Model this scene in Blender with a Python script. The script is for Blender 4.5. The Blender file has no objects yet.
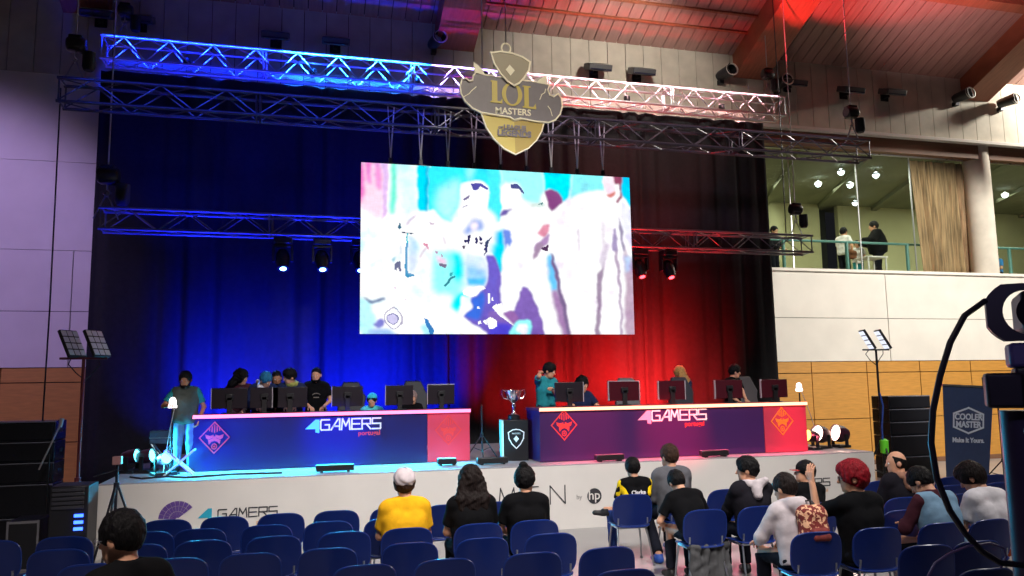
import bpy, math, random
import numpy as np
from mathutils import Vector, Matrix
random.seed(7)
R = math.radians
COL = bpy.context.scene.collection
sc = bpy.context.scene
V3 = lambda *a: np.array(a, float)

# ------------------------------------------------------------------ materials
def lin(c):
    c = [x / 255.0 for x in c]
    return tuple(x / 12.92 if x <= .04045 else ((x + .055) / 1.055) ** 2.4 for x in c) + (1.0,)
MATS = {}
def mat(name, rgb, rough=.6, metal=0.0, vary=0.0, scale=8.0, bump=0.0, emit=0.0, spec=.5, alpha=1.0, stretch=None, sheen=0.0):
    if name in MATS: return MATS[name]
    m = bpy.data.materials.new(name); m.use_nodes = True
    nt = m.node_tree; b = nt.nodes['Principled BSDF']
    col = lin(rgb)
    b.inputs['Base Color'].default_value = col
    b.inputs['Roughness'].default_value = rough
    b.inputs['Metallic'].default_value = metal
    b.inputs['Specular IOR Level'].default_value = spec
    if sheen: b.inputs['Sheen Weight'].default_value = sheen
    if emit:
        b.inputs['Emission Color'].default_value = col
        b.inputs['Emission Strength'].default_value = emit
    if vary or bump:
        tc = nt.nodes.new('ShaderNodeTexCoord'); mp = nt.nodes.new('ShaderNodeMapping')
        nt.links.new(tc.outputs['Object'], mp.inputs['Vector'])
        if stretch: mp.inputs['Scale'].default_value = stretch
        n = nt.nodes.new('ShaderNodeTexNoise'); n.inputs['Scale'].default_value = scale; n.inputs['Detail'].default_value = 5
        nt.links.new(mp.outputs['Vector'], n.inputs['Vector'])
        if vary:
            r = nt.nodes.new('ShaderNodeValToRGB')
            r.color_ramp.elements[0].position = .3; r.color_ramp.elements[1].position = .7
            r.color_ramp.elements[0].color = tuple(x * (1 - vary) for x in col[:3]) + (1,)
            r.color_ramp.elements[1].color = tuple(min(1, x * (1 + vary)) for x in col[:3]) + (1,)
            nt.links.new(n.outputs['Fac'], r.inputs['Fac']); nt.links.new(r.outputs['Color'], b.inputs['Base Color'])
        if bump:
            bp = nt.nodes.new('ShaderNodeBump'); bp.inputs['Strength'].default_value = bump; bp.inputs['Distance'].default_value = .02
            nt.links.new(n.outputs['Fac'], bp.inputs['Height']); nt.links.new(bp.outputs['Normal'], b.inputs['Normal'])
    MATS[name] = m
    return m
def glow(name, rgb, s):
    if name in MATS: return MATS[name]
    m = bpy.data.materials.new(name); m.use_nodes = True; nt = m.node_tree; nt.nodes.clear()
    o = nt.nodes.new('ShaderNodeOutputMaterial'); e = nt.nodes.new('ShaderNodeEmission')
    e.inputs['Color'].default_value = lin(rgb); e.inputs['Strength'].default_value = s
    nt.links.new(e.outputs[0], o.inputs['Surface']); MATS[name] = m
    return m

# ------------------------------------------------------------------ mesh builder
class MB:
    def __init__(s): s.v = []; s.f = []; s.m = []
    def add(s, vs, fs, mi=0):
        o = len(s.v); s.v += [tuple(map(float, p)) for p in vs]
        s.f += [tuple(i + o for i in f) for f in fs]; s.m += [mi] * len(fs); return s
    def box(s, c, d, rot=None, mi=0):
        x, y, z = d[0] / 2, d[1] / 2, d[2] / 2
        p = [(-x,-y,-z),(x,-y,-z),(x,y,-z),(-x,y,-z),(-x,-y,z),(x,-y,z),(x,y,z),(-x,y,z)]
        c = Vector(c)
        p = [(rot @ Vector(q) if rot else Vector(q)) + c for q in p]
        return s.add(p, [(0,3,2,1),(4,5,6,7),(0,1,5,4),(1,2,6,5),(2,3,7,6),(3,0,4,7)], mi)
    def span(s, a, b, mi=0):
        return s.box([(a[i] + b[i]) / 2 for i in range(3)], [abs(b[i] - a[i]) for i in range(3)], None, mi)
    def tube(s, pts, r, n=8, closed=False, mi=0, caps=True):
        pts = [Vector(p) for p in pts]; N = len(pts)
        rs = r if isinstance(r, (list, tuple)) else [r] * N
        rings = []; up = None
        for i, p in enumerate(pts):
            a = pts[(i - 1) % N] if (i > 0 or closed) else p
            b = pts[(i + 1) % N] if (i < N - 1 or closed) else p
            t = (b - a).normalized()
            if up is None: up = Vector((0, 0, 1)) if abs(t.z) < .9 else Vector((0, 1, 0))
            u = (up - t * up.dot(t)).normalized(); w = t.cross(u); up = u
            rings.append([p + (u * math.cos(k * 2 * math.pi / n) + w * math.sin(k * 2 * math.pi / n)) * rs[i] for k in range(n)])
        vs = [q for g in rings for q in g]; fs = []
        for i in range(N if closed else N - 1):
            j = (i + 1) % N
            for k in range(n):
                l = (k + 1) % n; fs.append((i*n+k, i*n+l, j*n+l, j*n+k))
        if caps and not closed:
            fs.append(tuple(range(n - 1, -1, -1))); fs.append(tuple((N - 1) * n + k for k in range(n)))
        return s.add(vs, fs, mi)
    def cyl(s, a, b, r, r2=None, n=16, mi=0): return s.tube([a, b], [r, r if r2 is None else r2], n, False, mi)
    def lathe(s, prof, c=(0,0,0), n=24, axis=None, mi=0):
        # prof: (radius, height) along axis
        ax = Vector(axis or (0,0,1)).normalized(); t = Vector((1,0,0)) if abs(ax.x) < .9 else Vector((0,1,0))
        u = (t - ax * t.dot(ax)).normalized(); w = ax.cross(u); c = Vector(c); vs = []; fs = []
        for r, h in prof:
            for k in range(n):
                a = 2 * math.pi * k / n; vs.append(c + ax * h + (u * math.cos(a) + w * math.sin(a)) * max(r, 1e-4))
        for i in range(len(prof) - 1):
            for k in range(n):
                l = (k + 1) % n; fs.append((i*n+k, i*n+l, (i+1)*n+l, (i+1)*n+k))
        fs.append(tuple(range(n - 1, -1, -1))); fs.append(tuple((len(prof) - 1) * n + k for k in range(n)))
        return s.add(vs, fs, mi)
    def prism(s, poly, f, d, mi=0):
        # poly: 2D points, f(x, y, depth) -> 3D
        n = len(poly); vs = [f(x, y, 0) for x, y in poly] + [f(x, y, d) for x, y in poly]
        fs = [tuple(range(n - 1, -1, -1)), tuple(range(n, 2 * n))] + [(i, (i + 1) % n, n + (i + 1) % n, n + i) for i in range(n)]
        return s.add(vs, fs, mi)
    def ribbon(s, pl, w, f, d, mi=0):
        # strokes with square ends in a 2D plane, extruded by d
        for i_, ((x0, y0), (x1, y1)) in enumerate(zip(pl, pl[1:])):
            L = math.hypot(x1 - x0, y1 - y0) or 1e-6; dx, dy = (x1 - x0) / L * w / 2, (y1 - y0) / L * w / 2
            s.prism([(x0 - dx + dy, y0 - dy - dx), (x1 + dx + dy, y1 + dy - dx), (x1 + dx - dy, y1 + dy + dx), (x0 - dx - dy, y0 - dy + dx)], f, d * (1 + .07 * i_), mi)
        return s
    def ball(s, c, r, n=12, mi=0):
        r = r if isinstance(r, (list, tuple)) else (r, r, r); vs = []; fs = []; m = n // 2 + 1
        for i in range(m + 1):
            a = math.pi * i / m
            for k in range(n):
                b = 2 * math.pi * k / n
                vs.append((c[0] + r[0] * max(math.sin(a), 1e-3) * math.cos(b), c[1] + r[1] * max(math.sin(a), 1e-3) * math.sin(b), c[2] - r[2] * math.cos(a)))
        for i in range(m):
            for k in range(n):
                l = (k + 1) % n; fs.append((i*n+k, i*n+l, (i+1)*n+l, (i+1)*n+k))
        return s.add(vs, fs, mi)
    def text(s, body, size, f, d, cx=True, mi=0, bold=0.0, squash=1.0):
        cu = bpy.data.curves.new('t', 'FONT'); cu.body = body; cu.size = size; cu.offset = bold
        cu.align_x = 'CENTER' if cx else 'LEFT'; cu.resolution_u = 3
        o = bpy.data.objects.new('t', cu); COL.objects.link(o)
        me = bpy.data.meshes.new_from_object(o.evaluated_get(bpy.context.evaluated_depsgraph_get()))
        n = len(me.vertices); P = [v.co.copy() for v in me.vertices]
        s.add([f(p.x * squash, p.y, 0) for p in P], [tuple(reversed(q.vertices)) for q in me.polygons], mi)
        s.add([f(p.x * squash, p.y, d) for p in P], [tuple(q.vertices) for q in me.polygons], mi)
        bpy.data.objects.remove(o); bpy.data.curves.remove(cu); bpy.data.meshes.remove(me)
        return s
    def build(s, name, mats, parent=None, bevel=0, loc=None, smooth=40):
        me = bpy.data.meshes.new(name); me.from_pydata(s.v, [], s.f)
        mats = mats if isinstance(mats, (list, tuple)) else [mats]
        for m in mats: me.materials.append(m)
        me.polygons.foreach_set('material_index', s.m)
        if smooth:
            me.polygons.foreach_set('use_smooth', [True] * len(me.polygons)); me.set_sharp_from_angle(angle=R(smooth))
        me.update()
        o = bpy.data.objects.new(name, me); COL.objects.link(o)
        if parent: o.parent = parent
        if loc: o.location = loc
        if bevel:
            b = o.modifiers.new('bevel', 'BEVEL'); b.width = bevel; b.segments = 2; b.limit_method = 'ANGLE'; b.angle_limit = R(50)
        return o

def tag(o, label, cat, group=None, kind=None):
    if label: o['label'] = label
    if cat: o['category'] = cat
    if group: o['group'] = group
    if kind: o['kind'] = kind
    return o
def thing(name, loc, label, cat, group=None, rz=0, rot=None, s=1):
    o = bpy.data.objects.new(name, None); COL.objects.link(o); o.empty_display_size = .1
    o.location = loc; o.rotation_euler = rot or (0, 0, rz); o.scale = (s, s, s)
    return tag(o, label, cat, group)
def struct(name, mb, m, label=None, **k):
    o = mb.build(name, m, **k); o['kind'] = 'structure'
    if label: o['label'] = label
    return o
def dup(root, loc, rz=None, label=None, group=None, s=None):
    r = root.copy(); COL.objects.link(r); r.location = loc
    if rz is not None: r.rotation_euler = (0, 0, rz)
    if s: r.scale = (s, s, s)
    if label: r['label'] = label
    if group: r['group'] = group
    for ch in list(root.children):
        c = ch.copy(); COL.objects.link(c); c.parent = r
        for g in ch.children:
            d = g.copy(); COL.objects.link(d); d.parent = c
    return r
ORD = ['', 'first', 'second', 'third', 'fourth', 'fifth', 'sixth', 'seventh', 'eighth', 'ninth', 'tenth']

# ------------------------------------------------------------------ smooth implicit surfaces -> one continuous mesh
class Sdf:
    def __init__(s): s.p = []; s.cut = []; s.noise = None
    def cap(s, a, b, ra, rb=None, k=.02, end=None):
        s.p.append(('c', np.array(a, float), np.array(b, float), ra, ra if rb is None else rb, k, end)); return s
    def ell(s, c, r, M=None, k=.02):
        s.p.append(('e', np.array(c, float), np.array(r, float), np.eye(3) if M is None else M, 0, k, None)); return s
    def plane(s, p, n): s.cut.append(('p', np.array(p, float), np.array(n, float))); return s     # removes the side n points to
    def bite(s, c, r, M=None): s.cut.append(('e', np.array(c, float), np.array(r, float), np.eye(3) if M is None else M)); return s
    @staticmethod
    def _ell(X, Y, Z, c, r, M):
        x, y, z = X - c[0], Y - c[1], Z - c[2]
        q = [(x * M[0][i] + y * M[1][i] + z * M[2][i]) for i in range(3)]
        k0 = np.sqrt(sum((q[i] / r[i]) ** 2 for i in range(3))); k1 = np.sqrt(sum((q[i] / r[i] ** 2) ** 2 for i in range(3)))
        return k0 * (k0 - 1) / np.maximum(k1, 1e-6)
    def grid(s, res):
        lo, hi = [], []
        for q in s.p:
            if q[0] == 'c':
                r = max(q[3], q[4]); lo.append(np.minimum(q[1], q[2]) - r); hi.append(np.maximum(q[1], q[2]) + r)
            else:
                r = max(q[2]); lo.append(q[1] - r); hi.append(q[1] + r)
        L = np.min(lo, 0) - 3 * res - .01; H = np.max(hi, 0) + 3 * res + .01
        n = np.ceil((H - L) / res).astype(int) + 1
        ax = [L[i] + np.arange(n[i]) * res for i in range(3)]
        F = np.full(n, .12, np.float32)
        for q, a, b in zip(s.p, lo, hi):
            m = q[5] + 2.5 * res + .006
            i0 = np.maximum(((a - m - L) / res).astype(int), 0); i1 = np.minimum(((b + m - L) / res).astype(int) + 2, n)
            sl = tuple(slice(i0[i], i1[i]) for i in range(3))
            X, Y, Z = ax[0][sl[0]][:, None, None], ax[1][sl[1]][None, :, None], ax[2][sl[2]][None, None, :]
            if q[0] == 'c':
                A, B = q[1], q[2]; d = B - A; dd = max(d @ d, 1e-9)
                t = ((X - A[0]) * d[0] + (Y - A[1]) * d[1] + (Z - A[2]) * d[2]) / dd
                h = np.clip(t, 0, 1)
                D = np.sqrt((X - A[0] - d[0] * h) ** 2 + (Y - A[1] - d[1] * h) ** 2 + (Z - A[2] - d[2] * h) ** 2) - (q[3] + (q[4] - q[3]) * h)
                if q[6] is not None: D = np.maximum(D, (t - q[6]) * math.sqrt(dd))
            else: D = s._ell(X, Y, Z, q[1], q[2], q[3])
            f = F[sl]; k = max(q[5], 1e-4)
            hh = np.clip(.5 + .5 * (D - f) / k, 0, 1)
            F[sl] = D + (f - D) * hh - k * hh * (1 - hh)
        X, Y, Z = ax[0][:, None, None], ax[1][None, :, None], ax[2][None, None, :]
        if s.noise:
            amp, fr = s.noise
            F = F + amp * (np.sin(X * fr + 2 * np.sin(Z * fr * .7)) * np.sin(Y * fr * 1.1 + np.sin(X * fr * .6)) * np.sin(Z * fr * .9 + 1.3 * np.sin(Y * fr * .8)))
        for c in s.cut:
            if c[0] == 'p': F = np.maximum(F, (X - c[1][0]) * c[2][0] + (Y - c[1][1]) * c[2][1] + (Z - c[1][2]) * c[2][2])
            else: F = np.maximum(F, -s._ell(X, Y, Z, c[1], c[2], c[3]))
        return F, L
    def surf(s, res):
        F, L = s.grid(res); S = F < 0; n = F.shape
        c = np.zeros(tuple(k - 1 for k in n), np.uint8)
        offs = [(i, j, k) for i in (0, 1) for j in (0, 1) for k in (0, 1)]
        for i, j, k in offs: c += S[i:n[0]-1+i, j:n[1]-1+j, k:n[2]-1+k]
        idx = np.argwhere((c > 0) & (c < 8))
        if len(idx) == 0: return np.zeros((0, 3)), np.zeros((0, 4), int)
        vals = {o: F[idx[:, 0] + o[0], idx[:, 1] + o[1], idx[:, 2] + o[2]] for o in offs}
        acc = np.zeros((len(idx), 3)); cnt = np.zeros(len(idx))
        for a in offs:
            for ax in range(3):
                if a[ax] == 0:
                    b = list(a); b[ax] = 1; b = tuple(b); va, vb = vals[a], vals[b]
                    m = (va < 0) != (vb < 0); t = np.where(m, va / np.where(m, va - vb, 1), 0)
                    p = np.array(a, float)[None] + np.zeros((len(idx), 3)); p[:, ax] = t
                    acc += p * m[:, None]; cnt += m
        v = L + (idx + acc / cnt[:, None]) * res
        ids = np.full(c.shape, -1, int); ids[tuple(idx.T)] = np.arange(len(idx)); quads = []
        for ax in range(3):
            o1, o2 = (ax + 1) % 3, (ax + 2) % 3
            sa = [slice(0, n[i]) for i in range(3)]; sb = list(sa); sa[ax] = slice(0, n[ax] - 1); sb[ax] = slice(1, n[ax])
            e = np.argwhere(S[tuple(sa)] != S[tuple(sb)])
            e = e[(e[:, o1] > 0) & (e[:, o2] > 0) & (e[:, o1] < n[o1] - 1) & (e[:, o2] < n[o2] - 1)]
            ins = S[tuple(e.T)]; q = []
            for d1, d2 in ((-1, -1), (0, -1), (0, 0), (-1, 0)):
                g = e.copy(); g[:, o1] += d1; g[:, o2] += d2; q.append(ids[tuple(g.T)])
            q = np.stack(q, 1); q[~ins] = q[~ins][:, ::-1]; quads.append(q)
        return v, np.concatenate(quads)
    def build(s, name, m, parent, res, extra=()):
        v, q = s.surf(res)
        for e, r2 in extra:
            v2, q2 = e.surf(r2); q = np.concatenate([q, q2 + len(v)]); v = np.concatenate([v, v2])
        me = bpy.data.meshes.new(name); me.vertices.add(len(v)); me.vertices.foreach_set('co', v.astype(np.float32).ravel())
        me.loops.add(q.size); me.loops.foreach_set('vertex_index', q.astype(np.int32).ravel())
        me.polygons.add(len(q)); me.polygons.foreach_set('loop_start', np.arange(len(q), dtype=np.int32) * 4)
        me.polygons.foreach_set('use_smooth', np.ones(len(q), bool))
        me.materials.append(m); me.update(calc_edges=True); me.validate()
        o = bpy.data.objects.new(name, me); COL.objects.link(o); o.parent = parent
        return o
# ------------------------------------------------------------------ people
def unit(v): return v / max(np.linalg.norm(v), 1e-9)
def rot(v, ax, a):
    ax = unit(ax); return v * math.cos(a) + np.cross(ax, v) * math.sin(a) + ax * (ax @ v) * (1 - math.cos(a))
def ik(S, T, l1, l2, pole):
    d = T - S; L = min(np.linalg.norm(d), (l1 + l2) * .995); d = unit(d)
    T = S + d * L; a = (l1 * l1 - l2 * l2 + L * L) / (2 * L); h = math.sqrt(max(l1 * l1 - a * a, 0))
    p = pole - d * (pole @ d); return S + d * a + unit(p) * h, T
SKIN = {'light': mat('skin_light', (205, 150, 120), .55, vary=.06, scale=30), 'tan': mat('skin_tan', (170, 115, 85), .55, vary=.06, scale=30),
        'dark': mat('skin_deep', (120, 78, 58), .55, vary=.06, scale=30)}
def cloth(name, rgb, vary=.12, rough=.9): return mat('cloth_' + name, rgb, rough, vary=vary, scale=14, bump=.25, spec=.12)
def hairm(name, rgb): return mat('hair_' + name, rgb, .6, vary=.35, scale=60, bump=.8, stretch=(1, 1, .25), spec=.15)
HB = hairm('black', (13, 11, 13)); HD = hairm('dark_brown', (26, 18, 17)); HBR = hairm('brown', (56, 38, 30))
EYE_W = mat('eye_white', (225, 220, 215), .3); EYE_D = mat('eye_iris', (30, 20, 15), .25)
BLACK_SHOE = mat('shoe_black', (28, 28, 32), .5, vary=.1); BLUE_SHOE = mat('shoe_blue', (40, 90, 190), .5, vary=.1)

def hand_sdf(w, d, n, sgn, curl=.5):
    h = Sdf(); sd = np.cross(d, n) * sgn          # thumb side
    for q in (-.022, 0, .022): h.cap(w + d * .004 + sd * q * .6, w + d * .08 + sd * q * 1.25, .0155, .0135, k=.012)
    for i, (q, L) in enumerate(((.034, .9), (.0115, 1.0), (-.0115, .93), (-.034, .74))):
        p = w + d * .082 + sd * q; dd = unit(d + sd * q * 3); ax = np.cross(dd, n); c = curl * (1 + .12 * i)
        for j, l in enumerate((.042, .027, .021)):
            dd = rot(dd, ax, c * (.7 if j == 0 else .9)); e = p + dd * l * L
            h.cap(p, e, .0093 - .0008 * j, .0087 - .0008 * j, k=.004); p = e
    p = w + d * .022 + sd * .026; dd = unit(d * .65 + sd * .75 + n * .25)
    for j, l in enumerate((.04, .032, .025)):
        e = p + dd * l; h.cap(p, e, .0125 - .001 * j, .0112 - .001 * j, k=.006); p = e; dd = unit(rot(dd, np.cross(dd, d + n * .3), .28))
    return h

def person(label, loc, rz=0, s=1.0, sit=True, seat=.46, lean=4, side=0, turn=0, look=(0, 0), hands=('lap', 'lap'),
           shirt=None, sleeve='short', pants=None, shoe=BLACK_SHOE, skin='light', hair=('short', HB), knees=None, feet=None, poles=None,
           face=False, beard=None, hood=False, res=.011, group='audience members on the blue chairs', extra=None, fat=0.0, coat=0.0, category='person', curl=.55):
    root = thing('person', loc, label, category, group, rz=R(rz), s=s)
    t = R(turn); Zv = V3(0, 0, 1); rx = V3(math.cos(t), math.sin(t), 0); f0 = V3(-math.sin(t), math.cos(t), 0)
    up = unit(f0 * math.sin(R(lean)) + rx * math.sin(R(side)) + Zv * math.cos(R(lean)))
    fw = unit(np.cross(up, rx)); rx = np.cross(fw, up)
    hz = seat / s + .095 if sit else .915
    P = V3(0, 0, hz); pt = lambda a, b, c: P + rx * a + fw * b + up * c
    hf = rot(fw, up, R(look[0])); hr = np.cross(hf, up); hf = rot(hf, hr, R(look[1])); hu = np.cross(hr, hf)
    Hc = pt(0, .012, .5) + hu * .142 + hf * .015
    hs = 1.12; H = lambda a, b, c: Hc + (hr * a + hf * b + hu * c) * hs; E = lambda *r: tuple(q * hs for q in r)
    HM = np.stack([hr, hf, hu], 1)
    # joints
    SH, EL, WR, KN, AN, TD = {}, {}, {}, {}, {}, {}
    for i, sg in enumerate((-1, 1)):
        SH[sg] = pt(sg * .18, -.01, .43)
        hd = hands[i]
        if hd == 'lap': T = V3(sg * .08, .30, hz + .085)
        elif hd == 'down': T = pt(sg * .23, .05, -.06)
        elif hd == 'knee': T = V3(sg * .12, .40, hz + .07)
        else: T = V3(*hd)
        pole = rx * sg * .7 - Zv * .6 - fw * .45 if not (poles and poles[i] is not None) else V3(*poles[i])
        EL[sg], WR[sg] = ik(SH[sg], T, .285, .255, pole)
        if sit: KN[sg] = V3(sg * .115, .43, hz - .01); AN[sg] = V3(sg * .125, .41, .09)
        else: KN[sg] = V3(sg * .095, .03, .49); AN[sg] = V3(sg * .11, -.03, .09)
        if knees and knees[i] is not None: KN[sg] = V3(*knees[i])
        TD[sg] = unit(V3(sg * .18, 1, 0))
        if feet and feet[i] is not None:
            AN[sg] = V3(*feet[i][0]); TD[sg] = unit(V3(*feet[i][1]))
    hip = lambda sg: P + rx * sg * .085
    def torso(S, g, lower=True):
        if lower:
            S.cap(P - rx * .065, P + rx * .065, .105 + g + fat, k=.04)
        S.cap(pt(-.055, 0, .15), pt(.055, 0, .15), .103 + g + fat * 1.6, k=.04)
        for q in (-1, 1):
            S.cap(pt(q * .06, 0, .0 if lower else .08), pt(q * .075, 0, .3), .1 + g + fat, .112 + g + fat * .7, k=.04)
            S.cap(pt(q * .07, 0, .3), pt(q * .115, -.01, .425), .108 + g + fat * .5, .068 + g, k=.04)
        S.cap(pt(-.15, -.01, .435), pt(.15, -.01, .435), .055 + g, k=.04)
        S.cap(pt(-.05, -.015, .45), pt(.05, -.015, .45), .058 + g, k=.04)
        for q in (-1, 1): S.cap(pt(q * .03, -.02, .482), pt(q * .14, -.012, .45), .036 + g, .046 + g, k=.03)
    # body
    B = Sdf(); torso(B, 0)
    B.cap(pt(0, -.015, .44), H(0, -.025, -.045), .058, .054, k=.03)
    B.ell(H(0, -.008, .022), E(.076, .094, .096), HM, k=.02).ell(H(0, .03, -.03), E(.06, .06, .088), HM, k=.025)
    B.cap(H(-.025, .035, -.075), H(.025, .035, -.075), .034, k=.03).cap(H(0, .06, -.088), H(0, .066, -.088), .022, k=.02)
    B.cap(H(0, .085, .012), H(0, .106, -.03), .009, .0135, k=.012).cap(H(-.034, .078, .02), H(.034, .078, .02), .012, k=.014)
    B.cap(H(-.017, .083, -.058), H(.017, .083, -.058), .0085, k=.006)
    for sg in (-1, 1):
        B.ell(H(sg * .078, -.008, -.012), E(.011, .022, .032), HM, k=.008)
        B.cap(SH[sg], EL[sg], .049, .039, k=.025).cap(EL[sg], WR[sg], .039, .027, k=.015)
        B.cap(hip(sg), KN[sg], .083, .056, k=.03).cap(KN[sg], AN[sg], .054, .038, k=.02)
        B.cap(AN[sg] - TD[sg] * .02 - Zv * .04, AN[sg] + TD[sg] * .12 - Zv * .055, .034, .028, k=.02)
    B.bite(H(-.031, .098, -.003), (.015, .014, .01), HM).bite(H(.031, .098, -.003), (.015, .014, .01), HM)
    fingers = []
    for i, sg in enumerate((-1, 1)):
        d = unit(WR[sg] - EL[sg]); n = V3(0, 0, -1) if abs(d[2]) < .8 else -rx * sg
        n = unit(n - d * (n @ d)); fingers.append((hand_sdf(WR[sg], d, n, -1 if sg > 0 else 1, curl), .0048))
    B.build('body', SKIN[skin], root, res, fingers)
    # shirt
    if shirt:
        T = Sdf(); g = .016 + coat; torso(T, g)
        for sg in (-1, 1):
            a, b, w = SH[sg], EL[sg], WR[sg]
            if sleeve == 'long': T.cap(a, b, .052 + g, .043 + g, k=.03).cap(b, w - unit(w - b) * .0, .043 + g, .033 + g, k=.02, end=.97)
            elif sleeve == 'short': T.cap(a, b, .052 + g, .05 + g, k=.03, end=.72)
            else: T.cap(a, a + (b - a) * .1, .05 + g, .045 + g, k=.02)
        if hood:
            for k in range(7):
                a0, a1 = [R(-200 + 220 * (k + q) / 7) for q in (0, 1)]
                pa, pb = [pt(.085 * math.cos(a), .09 * math.sin(a) - .02, .5 + .015 * math.sin(a)) for a in (a0, a1)]
                T.cap(pa, pb, .042, k=.03)
            T.cap(pt(-.06, -.09, .5), pt(.06, -.09, .5), .055, k=.03).cap(pt(0, -.13, .47), pt(0, -.165, .38), .075, .05, k=.04)
        else:
            T.cap(pt(0, -.018, .45), pt(0, -.012, .5), .069, k=.02)
            T.plane(pt(0, -.018, .54), unit(up * 1 + fw * -.2))
        T.plane(pt(0, 0, -.07 if not sit else -.045), -up)
        T.noise = (.005, 24)
        T.build('jacket' if coat else ('hoodie' if hood else 'shirt'), shirt, root, res)
    if pants:
        T = Sdf(); g = .015
        T.cap(P - rx * .065, P + rx * .065, .108 + g + fat, k=.03)
        for sg in (-1, 1):
            T.cap(hip(sg), KN[sg], .085 + g, .06 + g, k=.03)
            T.cap(KN[sg], AN[sg], .058 + g, .044 + g, k=.02, end=.96)
        T.plane(pt(0, 0, .075), up); T.noise = (.005, 22)
        T.build('trousers', pants, root, res)
    for sg in (-1, 1):
        T = Sdf(); a, d = AN[sg], TD[sg]; q = Zv
        T.cap(a - d * .03 - q * .045, a + d * .02 - q * .045, .045, k=.03).cap(a + d * .02 - q * .05, a + d * .15 - q * .058, .044, .034, k=.03).cap(a, a - q * .03, .05, .048, k=.02)
        T.plane(a - q * .088, -q).plane(a + q * .015, q)
        T.build('shoe', shoe, root, res)
    # hair
    st, hm = hair
    if st:
        T = Sdf(); g = .012
        if st in ('bald',):
            T.ell(H(0, -.012, .018), E(.081, .098, .1), HM).plane(H(0, -.03, .05), unit(hu * 1 - hf * .35)).plane(H(0, .0, -.085), -hu).plane(H(0, .03, 0), unit(hf - hu * .3))
        elif st == 'buzz':
            T.ell(H(0, -.012, .027), E(.08, .097, .1), HM).plane(H(0, .0, -.005), unit(-hu + hf * .75))
        else:
            vol = {'short': .018, 'long': .028, 'bun': .022, 'curly': .03, 'tall': .022, 'mop': .032}[st]
            T.ell(H(0, -.012, .026), E(.077 + vol, .095 + vol * .8, .098 + vol), HM, k=.02)
            if st in ('tall', 'mop'):
                T.ell(H(0, .02, .085), (.07, .085, .05), HM, k=.03)
            if st == 'mop':
                T.ell(H(0, .07, .07), (.07, .05, .05), HM, k=.03)
            [T.bite(H(q * .1, -.004, -.03), (.045, .03, .045), HM) for q in (-1, 1) if st in ('short', 'tall', 'bun', 'mop')]
            T.bite(H(0, .105, -.055), E(.07, .08, .1), HM)
            T.plane(H(0, -.03, -.045 if st != 'mop' else -.07), unit(-hu + hf * .45)) if st in ('short', 'bun', 'tall', 'mop') else None
            if st == 'bun':
                T = T.ell(H(0, -.05, .14), (.045, .045, .04), HM, k=.01)
            if st in ('long', 'curly'):
                L = -.30 if st == 'long' else -.17; wv = .03 if st == 'curly' else .0
                for q in (-1, -.4, .4, 1):
                    T.cap(H(q * .07, -.05, .0), H(q * (.1 + wv), -.07, L * .5), .055, .062, k=.03)
                    T.cap(H(q * (.095 + wv), -.075, L * .5), H(q * (.1 + wv * .6), -.085, L), .06, .04, k=.03)
                T.noise = (.012 if st == 'curly' else .009, 50)
        if not T.noise: T.noise = ((.0055, 62) if st != 'buzz' else (.003, 80))
        T.build('hair', hm, root, min(res, .009))
    if beard:
        T = Sdf(); T.cap(H(-.03, .036, -.082), H(.03, .036, -.082), .041, k=.03).cap(H(0, .06, -.085), H(0, .068, -.09), .03, k=.02)
        for sg in (-1, 1): T.cap(H(sg * .066, .004, -.03), H(sg * .052, .03, -.075), .013, .026, k=.02)
        T.bite(H(0, .1, -.052), (.026, .03, .012), HM).plane(H(0, .05, -.042), unit(hu + hf * .45)); T.noise = (.003, 80)
        T.build('beard', beard, root, min(res, .009))
    if face:
        for sg in (-1, 1):
            M = MB(); c = H(sg * .031, .083, -.003); M.ball(c, .0115, 10); M.ball(c + hf * .0062, .0068, 8, mi=1); M.build('eye', [EYE_W, EYE_D], root)
    if extra: extra(root, dict(pt=pt, H=H, P=P, hf=hf, hu=hu, hr=hr, HM=HM, fw=fw, up=up, rx=rx, WR=WR, EL=EL, KN=KN, SH=SH, res=res))
    return root

def cap_extra(m, brim_back=False, brim_m=None):
    def f(root, j):
        H, HM = j['H'], j['HM']; T = Sdf(); T.ell(H(0, -.01, .045), (.103, .119, .104), HM).plane(H(0, 0, .02), -j['hu'])
        o = T.build('cap', m, root, .008); sg = -1 if brim_back else 1
        M = MB(); hm, ff, uu = j['hr'], j['hf'] * sg, j['hu']; c = H(0, 0, .028)
        pl = [(-.075, .06)] + [(.078 * math.sin(R(a)), .075 + .105 * math.cos(R(a))) for a in range(-80, 81, 16)] + [(.075, .06)]
        M.prism(pl, lambda x, y, d: c + hm * x + ff * y + uu * (d - .18 * (y - .06) - 2.0 * x * x), .008)
        M.build('brim', brim_m or m, o)
    return f
def glasses_extra(m):
    def f(root, j):
        H = j['H']; M = MB()
        for sg in (-1, 1):
            M.tube([H(sg * .034 + .024 * math.cos(a), .1, -.003 + .017 * math.sin(a)) for a in np.linspace(0, 2 * math.pi, 16)[:-1]], .0025, 6, closed=True)
            M.tube([H(sg * .058, .1, .002), H(sg * .08, .06, .004), H(sg * .084, -.005, .004)], .0025, 6)
        M.tube([H(-.01, .101, 0), H(.01, .101, 0)], .0025, 6); M.build('glasses', m, root)
    return f
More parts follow.
